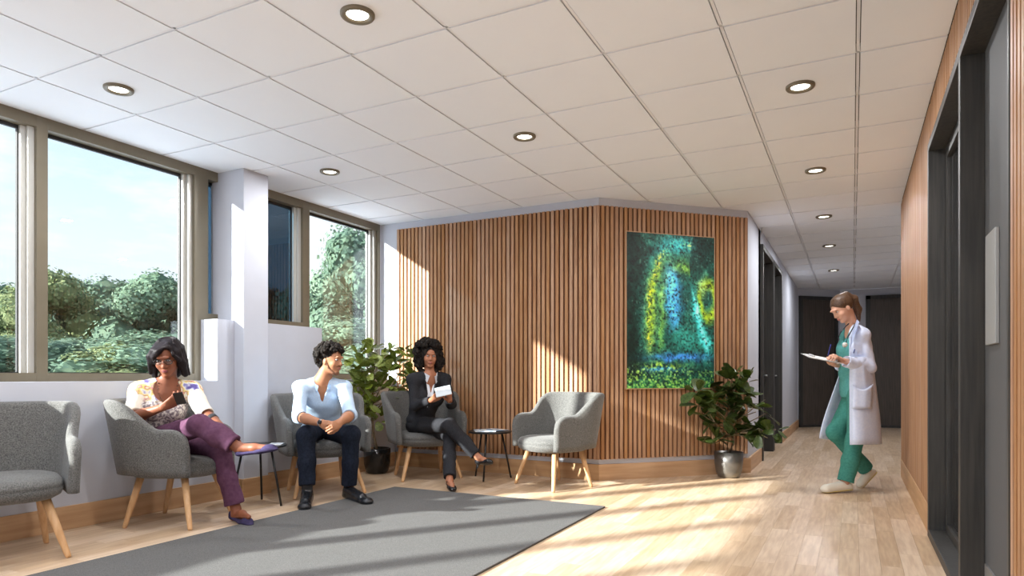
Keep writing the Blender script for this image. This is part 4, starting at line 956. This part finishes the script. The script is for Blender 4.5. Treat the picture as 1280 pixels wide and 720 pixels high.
for s in 'RL': S.chain([J['sh'+s], J['el'+s], lerp(J['el'+s], J['wr'+s], .12)], [.057, .054, .052], k=.025); S.chain([lerp(J['el'+s], J['wr'+s], .04), lerp(J['el'+s], J['wr'+s], .13)], [.057, .055], k=.01)
f, r, u = J['tf']
def vcut(S, base, top, hw, f, r, u, c):
    """open V neck: base point, top point, half width at the top"""
    b = arr(base); h_ = (Vector(top)-Vector(base)).length; F_, R_, U_ = arr(f), arr(r), arr(u); C_ = arr(c)
    def fn(X):
        p = [X[i]-b[i] for i in range(3)]; x = p[0]*R_[0]+p[1]*R_[1]+p[2]*R_[2]; z = p[0]*U_[0]+p[1]*U_[1]+p[2]*U_[2]
        y = (X[0]-C_[0])*F_[0]+(X[1]-C_[1])*F_[1]+(X[2]-C_[2])*F_[2]
        return np.maximum(np.abs(x)-z*hw/h_, -y)
    S.fn(fn, Vector(base)-Vector((.2, .2, .05)), Vector(base)+Vector((.2, .2, h_*1.25)))
vcut(S, J['chest']+u*.045+f*.1, J['neck']+u*.02+f*.08, .055, f, r, u, J['neck']+f*.0)
S.cone(J['neck']-u*.01, J['neck']+u*.2, .064, .075, op='s')
for s in 'RL':
    S.cone(lerp(J['el'+s], J['wr'+s], .30), lerp(J['el'+s], J['wr'+s], .95), .07, .06, op='s')
S.build('shirt', shirt2, W2, .006, noise=(.0035, 26, 9))
def collar(name, parent, neck, fr, m, rad=.07, drop=.055, open_=.5, h=.035, fall=.0, tip=.075):
    """two folded collar leaves round the neck, ending in points at the front"""
    f, r, u = fr; bm = bmesh.new(); org = parent.location
    for s in (-1, 1):
        n = 14; top = []; bot = []
        for i in range(n+1):
            a = math.pi*(1-i/n*(1-open_/math.pi)); 
            d = f*math.cos(a)+r*s*math.sin(a)
            k = i/n; p = neck+d*rad*(1-.05*k)+u*(h*(1-.75*k*k)-fall*k)+f*.02*k
            q_ = neck+d*(rad+.017)+u*(h*(1-.75*k*k)-fall*k-.030-(tip-.03)*max(0, (k-.7)/.3)**1.5)+f*(.02*k)+r*s*.012*k
            top.append(bm.verts.new(p-org)); bot.append(bm.verts.new(q_-org))
        for i in range(n): bm.faces.new((top[i], top[i+1], bot[i+1], bot[i]))
    bmesh.ops.solidify(bm, geom=bm.faces[:], thickness=.004); return bm_obj(name, bm, m, parent, False)
collar('collar', W2, J['neck']-u*.005, J['tf'], shirt2, .078, open_=.5, h=.034, tip=.085)
jean = cloth('dark_navy_trousers', lin(22, 27, 38), lin(32, 38, 52), 60)
def cutplane(S, kn, an, t, rad=.13):
    d = arr((an-kn).normalized()); c = arr(lerp(kn, an, t)); p = lerp(kn, an, t)+Vector((an-kn).normalized())*.1
    S.fn(lambda X: -((X[0]-c[0])*d[0]+(X[1]-c[1])*d[1]+(X[2]-c[2])*d[2]), p-Vector((rad, rad, .1)), p+Vector((rad, rad, .09)))
S = Shape(); S.ell(J['pelvis']-Vector((0, 0, .01)), J['pfr'], (.125, .175, .10), k=.03)
S.chain([hipR, knR, lerp(knR, anR, .5), lerp(knR, anR, .95)], [.095, .076, .066, .062], k=.03); S.chain([hipL, knL, lerp(knL, anL, .5), lerp(knL, anL, .95)], [.095, .076, .066, .062], k=.03)
cutplane(S, knR, anR, .90); cutplane(S, knL, anL, .90)
S.build('trousers', jean, W2, .006, noise=(.0035, 24, 10))
leather = mat('black_leather', (.012, .013, .016), .25)
for an, t_, nm in ((anR, tR, 'shoe'), (anL, tL, 'shoe')):
    a0 = Vector((an.x, an.y, .0)); fd = Vector((t_.x-an.x, t_.y-an.y, 0)).normalized(); rr_ = fd.cross(Vector((0, 0, 1))); up = Vector((0, 0, 1)); S = Shape()
    he = a0-fd*.035; to = Vector((t_.x, t_.y, 0))
    S.cone(he+up*.028, to+up*.026, .036, .044, k=.02, n=up, sq=.6); S.cone(he+up*.05, to.lerp(he, .5)+up*.045, .036, .038, k=.02); S.cone(a0+up*.075-fd*.005, to.lerp(he, .25)+up*.045, .044, .040, k=.02); S.cone(an, a0+up*.06, .043, .043, k=.02); S.ell(to+up*.03-fd*.01, (fd, rr_, up), (.05, .046, .030), k=.02)
    S.fn(lambda X: X[2]-.002+0*X[0]+0*X[1], he-Vector((.2, .2, .05)), to+Vector((.2, .2, .0)))
    S.build(nm, leather, W2, .005)
    bm = bmesh.new()
    for k in range(4):
        c0 = to.lerp(he, .36+.10*k)+up*(.067+.009*k)-W2.location; tube(bm, [c0-rr_*.018, c0+up*.004, c0+rr_*.018], .0022, 6)
    bm_obj('laces', bm, mat('lace_black', (.02, .02, .02), .7), W2, True)
    S = Shape(); S.cone(an+up*.06, an-up*.02, .042, .042); S.build('sock', mat('sock_black', (.012, .012, .014), .9), W2, .006)
bm = bmesh.new(); wv = (J['wrR']-J['elR']).normalized(); c0 = J['wrR']-wv*.012-W2.location; tube(bm, [c0, c0+wv*.018], [.0325, .032], 18); wa = bm_obj('wristwatch', bm, mat('steel_strap', (.6, .6, .6), .25, .8), W2, True)
bm = bmesh.new(); cc_ = c0+wv*.009+D3(-.1, .35, -1)*.033; tube(bm, [cc_, cc_+D3(-.1, .35, -1)*.008], [.017, .016], 18); bm_obj('watch_face', bm, mat('watch_dial', (.02, .02, .025), .15), wa, True)

# ======================= woman in a dark suit with a tablet
J = {}
J['pelvis'] = P(525, 530, 6.66); J['waist'] = P(528, 512, 6.63); J['chest'] = P(533, 495, 6.60); J['neck'] = P(537, 468, 6.56)
J['shR'] = P(516.5, 475, 6.50); J['shL'] = P(555, 474, 6.64)
J['elR'] = P(519, 507, 6.42); J['wrR'] = P(540, 500, 6.22); J['elL'] = P(564, 505, 6.50); J['wrL'] = P(562, 500, 6.28)
tr_ = (J['shR']-J['shL']).normalized(); tu = (J['neck']-J['pelvis']).normalized(); tf = tu.cross(tr_).normalized()
J['tf'] = frame3(tf, tu); J['pfr'] = frame3(D3(.7, 0, -.7), (0, 0, 1))
hc = P(537, 446, 6.53); hf = frame3(D3(.28, -.05, -1), D3(.05, 1, -.05))
hipR, hipL = P(521, 531, 6.60), P(535, 534, 6.70); knR, knL = P(562, 532, 6.22), P(562, 545, 6.33); anR, anL = P(599, 573, 6.08), P(562, 601, 5.97)
W3 = place('woman with big curly hair in a dark trouser suit, seated cross-legged', J['pelvis'])
sk3 = skin('warm_brown_skin', lin(168, 112, 84)); S = Shape()
head_sdf(S, hc, hf, .93); S.cone(hc-hf[0]*.022-hf[2]*.06, J['neck'], .047, .050, k=.02); S.cone(J['neck'], J['neck']-tu*.05, .05, .07, k=.03)
torso_sdf(S, J, 0, bust=1, sw=.86)
for s in 'RL': S.chain([J['sh'+s], J['el'+s], lerp(J['el'+s], J['wr'+s], .35), J['wr'+s]], [.040, .034, .034, .022], k=.015)
hand_sdf(S, J['wrR'], P(549, 493, 6.14)-J['wrR'], D3(.5, .75, .1), 1, curl=.35, sc=.95)
hand_sdf(S, J['wrL'], P(562, 489, 6.16)-J['wrL'], D3(-.6, .5, .1), -1, curl=.55, sc=.95)
S.chain([hipR, knR, lerp(knR, anR, .35), anR], [.07, .048, .047, .030], k=.02); S.chain([hipL, knL, lerp(knL, anL, .35), anL], [.07, .048, .047, .030], k=.02)
tR = P(611, 578, 5.99); tL = P(566, 611, 5.86); tL.z = .03; hL = Vector((anL.x, anL.y, .055))
S.chain([anR, lerp(anR, tR, .5), tR], [.030, .026, .018], k=.02); S.chain([anL, hL, lerp(hL, tL, .6)+Vector((0, 0, .012)), tL], [.030, .027, .024, .018], k=.02)
S.build('body', sk3, W3, .005, smooth=1)
face(W3, hc, hf, .93, mat('iris_dark_b', (.015, .008, .004), .2), mat('lip_rose', lin(150, 78, 70), .4), hair2, .6)
f, r, u = hf; q = lambda a, b, d: hc+f*a+r*b+u*d; S = Shape()
S.ell(q(-.03, 0, .045), hf, (.105, .098, .088), k=.03); S.ell(q(-.02, .03, .125), hf, (.055, .055, .04), k=.03)
for s in (-1, 1): S.ell(q(-.02, s*.085, -.04), hf, (.055, .042, .085), k=.03)
S.ell(q(-.08, 0, -.04), hf, (.06, .095, .08), k=.03)
curls(S, q(-.03, .012, .045), hf, (.120, .128, .120), 230, .017, 14, lambda d: d[2] < -.3 or (d[0] > .35 and d[2] < .45 and abs(d[1]) < .75))
curls(S, q(-.025, 0, -.045), hf, (.09, .135, .10), 150, .016, 15, lambda d: d[0] > .35 or abs(d[1]) < .35 or d[2] > .8)
curls(S, q(-.02, .035, .135), hf, (.06, .062, .045), 50, .014, 16, lambda d: d[2] < -.2)
S.ell(q(.085, -.004, -.02), hf, (.072, .054, .096), k=.01, op='ss')
S.build('hair', hair2, W3, .0055, smooth=0, noise=(.003, 140, 18))
f, r, u = J['tf']
white = cloth('white_shirt', lin(226, 230, 238), lin(236, 240, 246), 80, .1)
S = Shape(); torso_sdf(S, J, .007, bust=1, sw=.86, lower=False)
vcut(S, J['chest']+u*.05+f*.1, J['neck']+u*.02+f*.08, .038, f, r, u, J['neck']); S.cone(J['neck']-u*.01, J['neck']+u*.2, .055, .07, op='s'); S.build('shirt', white, W3, .006)
collar('collar', W3, J['neck']-u*.002, J['tf'], white, .064, open_=.42, h=.028, tip=.07)
suit = cloth('charcoal_suit', lin(38, 38, 41), lin(50, 50, 54), 120, .2)
S = Shape(); torso_sdf(S, J, .020, bust=1, sw=.86, lower=False); S.ell(J['pelvis']+u*.045, J['pfr'], (.125, .155, .085), k=.03)
for s in 'RL': S.chain([J['sh'+s], J['el'+s], lerp(J['el'+s], J['wr'+s], .95)], [.056, .048, .038], k=.025); S.cone(lerp(J['el'+s], J['wr'+s], .98), lerp(J['el'+s], J['wr'+s], 1.4), .04, .04, op='s')
vcut(S, J['waist']+u*.03+f*.1, J['neck']+u*.02+f*.08, .066, f, r, u, J['neck']+f*.01); S.cone(J['neck']-u*.01, J['neck']+u*.2, .068, .08, op='s')
S.build('jacket', suit, W3, .006, noise=(.003, 28, 19))
for s in (-1, 1):                                                    # lapels
    bm = bmesh.new()
    a = [J['waist']+u*.035+f*.118+r*s*.005, J['chest']+u*.03+f*.128+r*s*.05, J['neck']-u*.055+f*.085+r*s*.085, J['neck']-u*.01+f*.045+r*s*.075, J['neck']+u*.012+f*.03+r*s*.062, J['chest']+u*.055+f*.118+r*s*.036]
    bm.faces.new([bm.verts.new(p-W3.location) for p in a])
    bmesh.ops.solidify(bm, geom=bm.faces[:], thickness=.006); bm_obj('lapel', bm, suit, W3)
S = Shape(); S.ell(J['pelvis']-Vector((0, 0, .01)), J['pfr'], (.12, .155, .10), k=.03)
S.chain([hipR, knR, lerp(knR, anR, .5), lerp(knR, anR, .92)], [.086, .066, .060, .052], k=.025); S.chain([hipL, knL, lerp(knL, anL, .5), lerp(knL, anL, .96)], [.086, .062, .058, .056], k=.025)
cutplane(S, knR, anR, .89); cutplane(S, knL, anL, .92)
S.build('trousers', suit, W3, .006, noise=(.0035, 26, 20))
patent = mat('black_patent', (.012, .012, .014), .15)
pump(tR+D3(.6, -.3, -.1)*.012, anR+D3(-.2, -1, 0)*.042, D3(.45, .9, 0), patent, W3, wedge=.045)
pump(Vector((tL.x, tL.y, .014)), Vector((hL.x, hL.y, .05)), (0, 0, 1), patent, W3, wedge=.045)
tag(slab('tablet', P(554, 489, 6.13), (D3(1, .22, .1), D3(.1, .45, .9)), (.145, .19, .008), noisy('tablet_screen', lin(190, 200, 206), lin(214, 222, 226), 4, rough=.15)), 'pale grey tablet held flat in the hands of the woman in the dark suit', 'tablet')

# ======================= doctor walking along the corridor
J = {}
J['pelvis'] = P(1071, 486, 6.00); J['waist'] = P(1069, 462, 6.00); J['chest'] = P(1068, 438, 6.00); J['neck'] = P(1066, 411, 6.00)
J['shR'] = P(1067, 421, 6.15); J['shL'] = P(1076, 420, 5.88)
J['elR'] = P(1068, 458, 6.18); J['wrR'] = P(1045, 456, 6.03); J['elL'] = P(1085, 459, 5.86); J['wrL'] = P(1051, 450, 5.76)
tu = (J['neck']-J['pelvis']).normalized(); tf = D3(-.95, 0, -.28); J['tf'] = frame3(tf, tu); J['pfr'] = frame3(D3(-.95, 0, -.3), (0, 0, 1))
hc = P(1052.5, 386, 5.97); hf = frame3(D3(-.86, -.60, -.18), D3(-.52, .85, 0))
hipL, hipR = P(1073, 492, 5.92), P(1070, 492, 6.08); knL, knR = P(1069, 548, 5.88), P(1044, 541, 6.06); anL, anR = P(1056, 604, 5.84), P(1085, 589, 6.16)
W4 = place('doctor in a white coat over green scrubs, walking while writing on a clipboard', J['pelvis'])
sk4 = skin('fair_skin', lin(214, 166, 142)); S = Shape()
head_sdf(S, hc, hf, .97); S.cone(hc-hf[0]*.03-hf[2]*.055, J['neck'], .046, .050, k=.02); S.cone(J['neck'], J['neck']-tu*.05, .05, .07, k=.03)
torso_sdf(S, J, -.008, bust=0, sw=.84)
for s in 'RL': S.chain([J['sh'+s], J['el'+s], lerp(J['el'+s], J['wr'+s], .35), J['wr'+s]], [.040, .035, .035, .022], k=.015)
hand_sdf(S, J['wrL'], P(1038.5, 441, 5.70)-J['wrL'], D3(-.2, -1, .3), 1, curl=.95, sc=.95)
hand_sdf(S, J['wrR'], P(1031, 453, 5.86)-J['wrR'], D3(-.1, 1, -.1), -1, curl=.35, sc=.95)
S.chain([hipL, knL, lerp(knL, anL, .35), anL], [.075, .05, .05, .032], k=.02); S.chain([hipR, knR, lerp(knR, anR, .35), anR], [.075, .05, .05, .032], k=.02)
tL = P(1033, 612, 5.80); tL.z = .035; hL = Vector((anL.x, anL.y, .05)); tR = P(1077, 606, 6.12); tR.z = .035; hR = anR+D3(.8, -.15, 0)*.035
S.chain([anL, hL, tL], [.032, .03, .024], k=.02); S.chain([anR, lerp(anR, tR, .5), tR], [.032, .03, .022], k=.02)
S.build('body', sk4, W4, .005, smooth=1)
hair4 = noisy('brown_hair', lin(48, 34, 26), lin(104, 78, 58), 30, (10, 10, 2), rough=.4, bump=.4, spec=.5)
face(W4, hc, hf, .97, mat('iris_dark_c', (.02, .015, .01), .2), mat('lip_natural', lin(190, 116, 106), .5), hair4, .12)
f, r, u = hf; q = lambda a, b, d: hc+f*a+r*b+u*d; S = Shape()
S.ell(q(-.022, 0, .042), hf, (.096, .082, .088), k=.02); S.ell(q(-.040, 0, .010), hf, (.055, .068, .06), k=.02)
S.ell(q(.085, 0, -.04), hf, (.075, .075, .098), k=.01, op='ss')
pb = P(1057.5, 369, 5.97)
S.ell(pb, hf, (.03, .03, .034), k=.02); S.chain([pb, P(1067, 374, 5.98), P(1072, 387, 6.0), P(1074, 401, 6.0)], [.030, .034, .033, .012], k=.02)
S.build('hair', hair4, W4, .005, noise=(.0018, 60, 23))
f, r, u = J['tf']
scrub = cloth('green_scrubs', lin(84, 152, 150), lin(94, 164, 160), 60, .15)
S = Shape(); torso_sdf(S, J, .014, bust=0, sw=.84, lower=False); S.ell(J['chest']+f*.045+u*.01, (f, r, u), (.085, .115, .10), k=.05); S.cone(J['chest']+f*.005, J['pelvis']-u*.02+f*.0, .118, .130, n=r, sq=1.15, k=.03)
c_ = J['pelvis'].z-.075; S.fn(lambda X: X[2]-c_+0*X[0]+0*X[1], J['pelvis']-Vector((.3, .3, .4)), J['pelvis']+Vector((.3, .3, -.07)))
vcut(S, J['chest']+u*.06+f*.1, J['neck']+u*.02+f*.08, .05, f, r, u, J['neck']); S.cone(J['neck']-u*.01, J['neck']+u*.2, .058, .07, op='s')
S.build('scrub_top', scrub, W4, .006, noise=(.003, 24, 24))
S = Shape(); S.ell(J['pelvis']-u*.03, J['pfr'], (.115, .145, .11), k=.03)
S.chain([hipL, knL, lerp(knL, anL, .5), lerp(knL, anL, 1.0)], [.092, .074, .072, .074], k=.03); S.chain([hipR, knR, lerp(knR, anR, .5), lerp(knR, anR, .97)], [.090, .072, .066, .066], k=.03)
cutplane(S, knL, anL, .97); cutplane(S, knR, anR, .93)
S.build('scrub_trousers', cloth('green_scrub_cotton', lin(62, 126, 116), lin(72, 140, 128), 60, .15), W4, .006, noise=(.005, 20, 25))
clog = mat('white_clog', lin(232, 228, 214), .4); sole = mat('clog_sole', lin(206, 190, 120), .6)
for an, he, to, up in ((anL, Vector((anL.x, anL.y, .05))+D3(1, 0, 0)*.03, tL, Vector((0, 0, 1))), (anR, hR, tR, D3(-.75, .5, 0))):
    fd = (to-he).normalized(); up = (up-fd*up.dot(fd)).normalized(); rr_ = fd.cross(up); S = Shape()
    S.cone(he, to, .038, .040, k=.02); S.ell(to, (fd, rr_, up), (.05, .042, .028), k=.02); S.cone(lerp(he, to, .35)+up*.018, to, .038, .03, k=.02)
    c_ = arr(lerp(he, to, .5)-up*.024); U_ = arr(up); S.fn(lambda X: (X[0]-c_[0])*U_[0]+(X[1]-c_[1])*U_[1]+(X[2]-c_[2])*U_[2], lerp(he, to, .5)-Vector((.2, .2, .2)), lerp(he, to, .5)+Vector((.2, .2, .2)))
    sh = S.build('clog', clog, W4, .005)
    S = Shape(); S.cone(he-up*.025, to-up*.022, .038, .040, k=.01, n=up, sq=.28); so = S.build('sole', sole, W4, .005); so.parent = sh; so.location = (0, 0, 0)
# lab coat: fitted shell above, flared skirt below, open at the front
coatm = cloth('white_coat', lin(208, 220, 246), lin(218, 228, 250), 50, .1)
S = Shape(); torso_sdf(S, J, .026, bust=1, sw=.86, lower=False)
for s in 'RL': S.chain([J['sh'+s], J['el'+s], lerp(J['el'+s], J['wr'+s], .9)], [.064, .062, .048], k=.025)
vw = lambda p: arr(p)
oc = J['pelvis']; 
def open_front(S, hw0, hw1):
    F_, R_, U_ = arr(f), arr(r), arr((0, 0, 1)); o_ = arr(J['neck'])
    def fn(X):
        p = [X[i]-o_[i] for i in range(3)]; x = p[0]*R_[0]+p[1]*R_[1]+p[2]*R_[2]; y = p[0]*F_[0]+p[1]*F_[1]+p[2]*F_[2]; z = p[2]+0*x
        hw = np.interp(-z, [0, .3, .55], [.045, .055, .06]).astype(np.float32)
        return np.maximum(np.abs(x)-hw, -(y-.0))
    lo = J['neck']-Vector((.3, .3, .60)); hi = J['neck']+Vector((.3, .3, .05)); S.fn(fn, lo, hi)
open_front(S, .05, .06)
cx0 = (1061.5-640)/F; A_ = arr(D3(1, 0, 0)); B_ = arr(D3(0, 0, 1))
S.fn(lambda X: (X[0]*A_[0]+X[1]*A_[1])-cx0*(X[0]*B_[0]+X[1]*B_[1])+0*X[2], P(1040, 520, 6)-Vector((.3, .3, .1)), P(1060, 410, 6)+Vector((.3, .3, 0)))
S.cone(J['neck']-u*.01, J['neck']+u*.2, .060, .08, op='s'); S.cone(lerp(J['elL'], J['wrL'], .93), lerp(J['elL'], J['wrL'], 1.6), .05, .05, op='s'); S.cone(lerp(J['elR'], J['wrR'], .93), lerp(J['elR'], J['wrR'], 1.6), .05, .05, op='s')
# keep arms from being sliced by the opening: add the near sleeve again
for s in 'RL': S.chain([lerp(J['sh'+s], J['el'+s], .3), J['el'+s], lerp(J['el'+s], J['wr'+s], .86)], [.060, .062, .050], k=.012)
S.cone(lerp(J['elL'], J['wrL'], .92), lerp(J['elL'], J['wrL'], 1.5), .055, .05, op='s'); S.cone(lerp(J['elR'], J['wrR'], .92), lerp(J['elR'], J['wrR'], 1.5), .055, .05, op='s')
coat = S.build('lab_coat', coatm, W4, .006, noise=(.0035, 20, 26))
# skirt: (z row in px, near-front u, back u, far-front u at Z)
rows = [(446, 1062, 1091, 1056), (462, 1061, 1093, 1051), (480, 1061, 1095, 1045), (500, 1061, 1097.5, 1038), (520, 1061, 1100, 1031), (540, 1061, 1102, 1025), (556, 1061, 1103, 1021)]
V = []; n = 40; rr = np.random.default_rng(5)
for j, (v, un, ub, uf) in enumerate(rows):
    k = j/(len(rows)-1); zn, zf = 5.80-.05*k, 6.16+.06*k
    # control polygon in (u, Z): near front edge -> near side -> back -> far side -> far front edge
    cp = [(un, zn+.03), (un+6, zn-.02), ((un+ub)/2+3, zn-.03), (ub-2, zn+.06), (ub, 5.99), (ub-2, zf-.06), ((un+ub)/2, zf+.02), (un-2, zf+.02), (uf, zf-.04)]
    dd = [0]
    for a, b in zip(cp, cp[1:]): dd.append(dd[-1]+math.hypot((a[0]-b[0])/139, a[1]-b[1]))
    for i in range(n):
        t = dd[-1]*i/(n-1); x = np.interp(t, dd, [c[0] for c in cp]); z_ = np.interp(t, dd, [c[1] for c in cp])
        fold = .012*k*math.sin(i*1.1+.8)+.006*k*math.sin(i*2.3)
        vv = v+(-8*(i/(n-1))**2 if j == len(rows)-1 else -8*(i/(n-1))**2*k)
        V.append(P(x+fold*60*(1 if 8 < i < 30 else .2), 470+(vv-470), z_+fold)-W4.location)
V2 = []
for p in range(len(rows)*n): V2.append(V[p])
Fc = [(j*n+i, j*n+i+1, (j+1)*n+i+1, (j+1)*n+i) for j in range(len(rows)-1) for i in range(n-1)]
bm = bmesh.new(); vs = [bm.verts.new(p) for p in V2]; [bm.faces.new([vs[a] for a in q_]) for q_ in Fc]
bmesh.ops.smooth_vert(bm, verts=bm.verts[:], factor=.5, use_axis_x=True, use_axis_y=True, use_axis_z=False)
bmesh.ops.subdivide_edges(bm, edges=bm.edges[:], cuts=1, use_grid_fill=True); bmesh.ops.smooth_vert(bm, verts=bm.verts[:], factor=.5, use_axis_x=True, use_axis_y=True, use_axis_z=False)
bmesh.ops.recalc_face_normals(bm, faces=bm.faces[:]); bmesh.ops.solidify(bm, geom=bm.faces[:], thickness=.006); bm_obj('coat_skirt', bm, coatm, W4, True)
# patch pocket on the near side
bm = bmesh.new(); g_ = []
for j in range(9):
    for i in range(9):
        a, b = i/8, j/8; sag = .5*math.sin(math.pi*a)*(1-b)
        g_.append(bm.verts.new(P(1065.5+26*a-1.5*b+(1-a)*b*1.0, 480+sag*14+b*(31-sag*14), float(np.interp(26*a+4, [0, 6, 22, 38], [.03, -.02, -.03, .04]))+5.782-.05*((480+b*31)-446)/110)-W4.location))
for j in range(8):
    for i in range(8): bm.faces.new((g_[j*9+i], g_[j*9+i+1], g_[(j+1)*9+i+1], g_[(j+1)*9+i]))
bmesh.ops.recalc_face_normals(bm, faces=bm.faces[:]); bmesh.ops.solidify(bm, geom=bm.faces[:], thickness=.005); bm_obj('coat_pocket', bm, coatm, W4, True)
# collar and lapels of the coat
for s, zz in ((1, 5.80), (-1, 6.1)):
    bm = bmesh.new(); pts = [P(1071, 399, zz+.12*s) if s > 0 else P(1066, 402, 6.05), P(1074, 402, zz+.02) if s > 0 else P(1063, 405, 6.12), P(1070, 415, zz-.03) if s > 0 else P(1056, 416, 6.12), P(1065.5, 428, zz-.02) if s > 0 else P(1052, 430, 6.08), P(1061.5, 440, zz-.0) if s > 0 else P(1053, 438, 6.06), P(1064, 420, zz+.02) if s > 0 else P(1059, 416, 6.1)]
    bm.faces.new([bm.verts.new(p-W4.location) for p in pts])
    bmesh.ops.solidify(bm, geom=bm.faces[:], thickness=.006); bm_obj('coat_lapel', bm, coatm, W4)
# stethoscope round the neck
st = [P(1047.5, 423, 5.90), P(1051, 415, 5.90), P(1057, 408, 5.93), P(1064, 402, 5.99), P(1069, 402, 6.0), P(1068, 407, 5.90), P(1064, 414, 5.82), P(1060, 421, 5.79), P(1057.5, 429, 5.79)]
t = empty('stethoscope', (J['neck'].x, J['neck'].y, J['neck'].z), 0, 'black stethoscope with a pale chest piece hung round the doctor\'s neck', 'stethoscope')
bm = bmesh.new(); tube(bm, [p-t.location for p in st], .0055, 8); bm_obj('tubing', bm, mat('rubber_tubing', (.02, .025, .035), .4), t, True)
bm = bmesh.new(); c0 = P(1056, 431, 5.78)-t.location; dn = D3(-.2, 0, -1); tube(bm, [c0, c0+dn*.012], [.022, .020], 20); bm_obj('chest_piece', bm, mat('chest_piece', lin(214, 216, 214), .3), t, True)
# clipboard, pen, pocket pen
cb = empty('clipboard', P(1026.5, 448.3, 5.80), 0, 'grey clipboard with paper held out in the doctor\'s hands', 'clipboard'); o_ = cb.location
ax = D3(1, -.20, -.05); ay = D3(0, .22, 1)
b1_ = slab('board', (0, 0, 0), (ax, ay), (.285, .225, .005), mat('grey_board', lin(150, 150, 150), .5)); b1_.parent = cb
b2_ = slab('paper', (0, 0, 0), (ax, ay), (.25, .21, .002), mat('paper', lin(226, 226, 224), .8)); b2_.parent = cb; nn = ax.cross(ay).normalized(); nn = nn if nn.z > 0 else -nn; b2_.location = nn*.004+ax*.01
b3_ = slab('clip', (0, 0, 0), (ax, ay), (.03, .09, .016), M['steel']); b3_.parent = cb; b3_.location = nn*.010-ax*.085
bm = bmesh.new(); c0 = P(1038.5, 430.5, 5.69); c1 = P(1035, 444.5, 5.71); tube(bm, [c0, c1.lerp(c0, .1), c1.lerp(c0, .05)*1, c1], [.0045, .0045, .0045, .0015], 8)
tag(bm_obj('pen', bm, mat('blue_pen', lin(30, 40, 130), .3), None, True), 'dark blue pen held in the doctor\'s writing hand above the clipboard', 'pen')
bm = bmesh.new(); tube(bm, [P(1068.5, 436.5, 5.77), P(1067, 441.5, 5.775)], .0045, 8); bm_obj('pocket_pen', bm, mat('blue_pen_b', lin(40, 60, 130), .3), None, True)
tag(bpy.data.objects['pocket_pen'], 'small blue pen clipped to the chest pocket of the white coat', 'pen'); bpy.data.objects['pocket_pen'].name = 'pen'
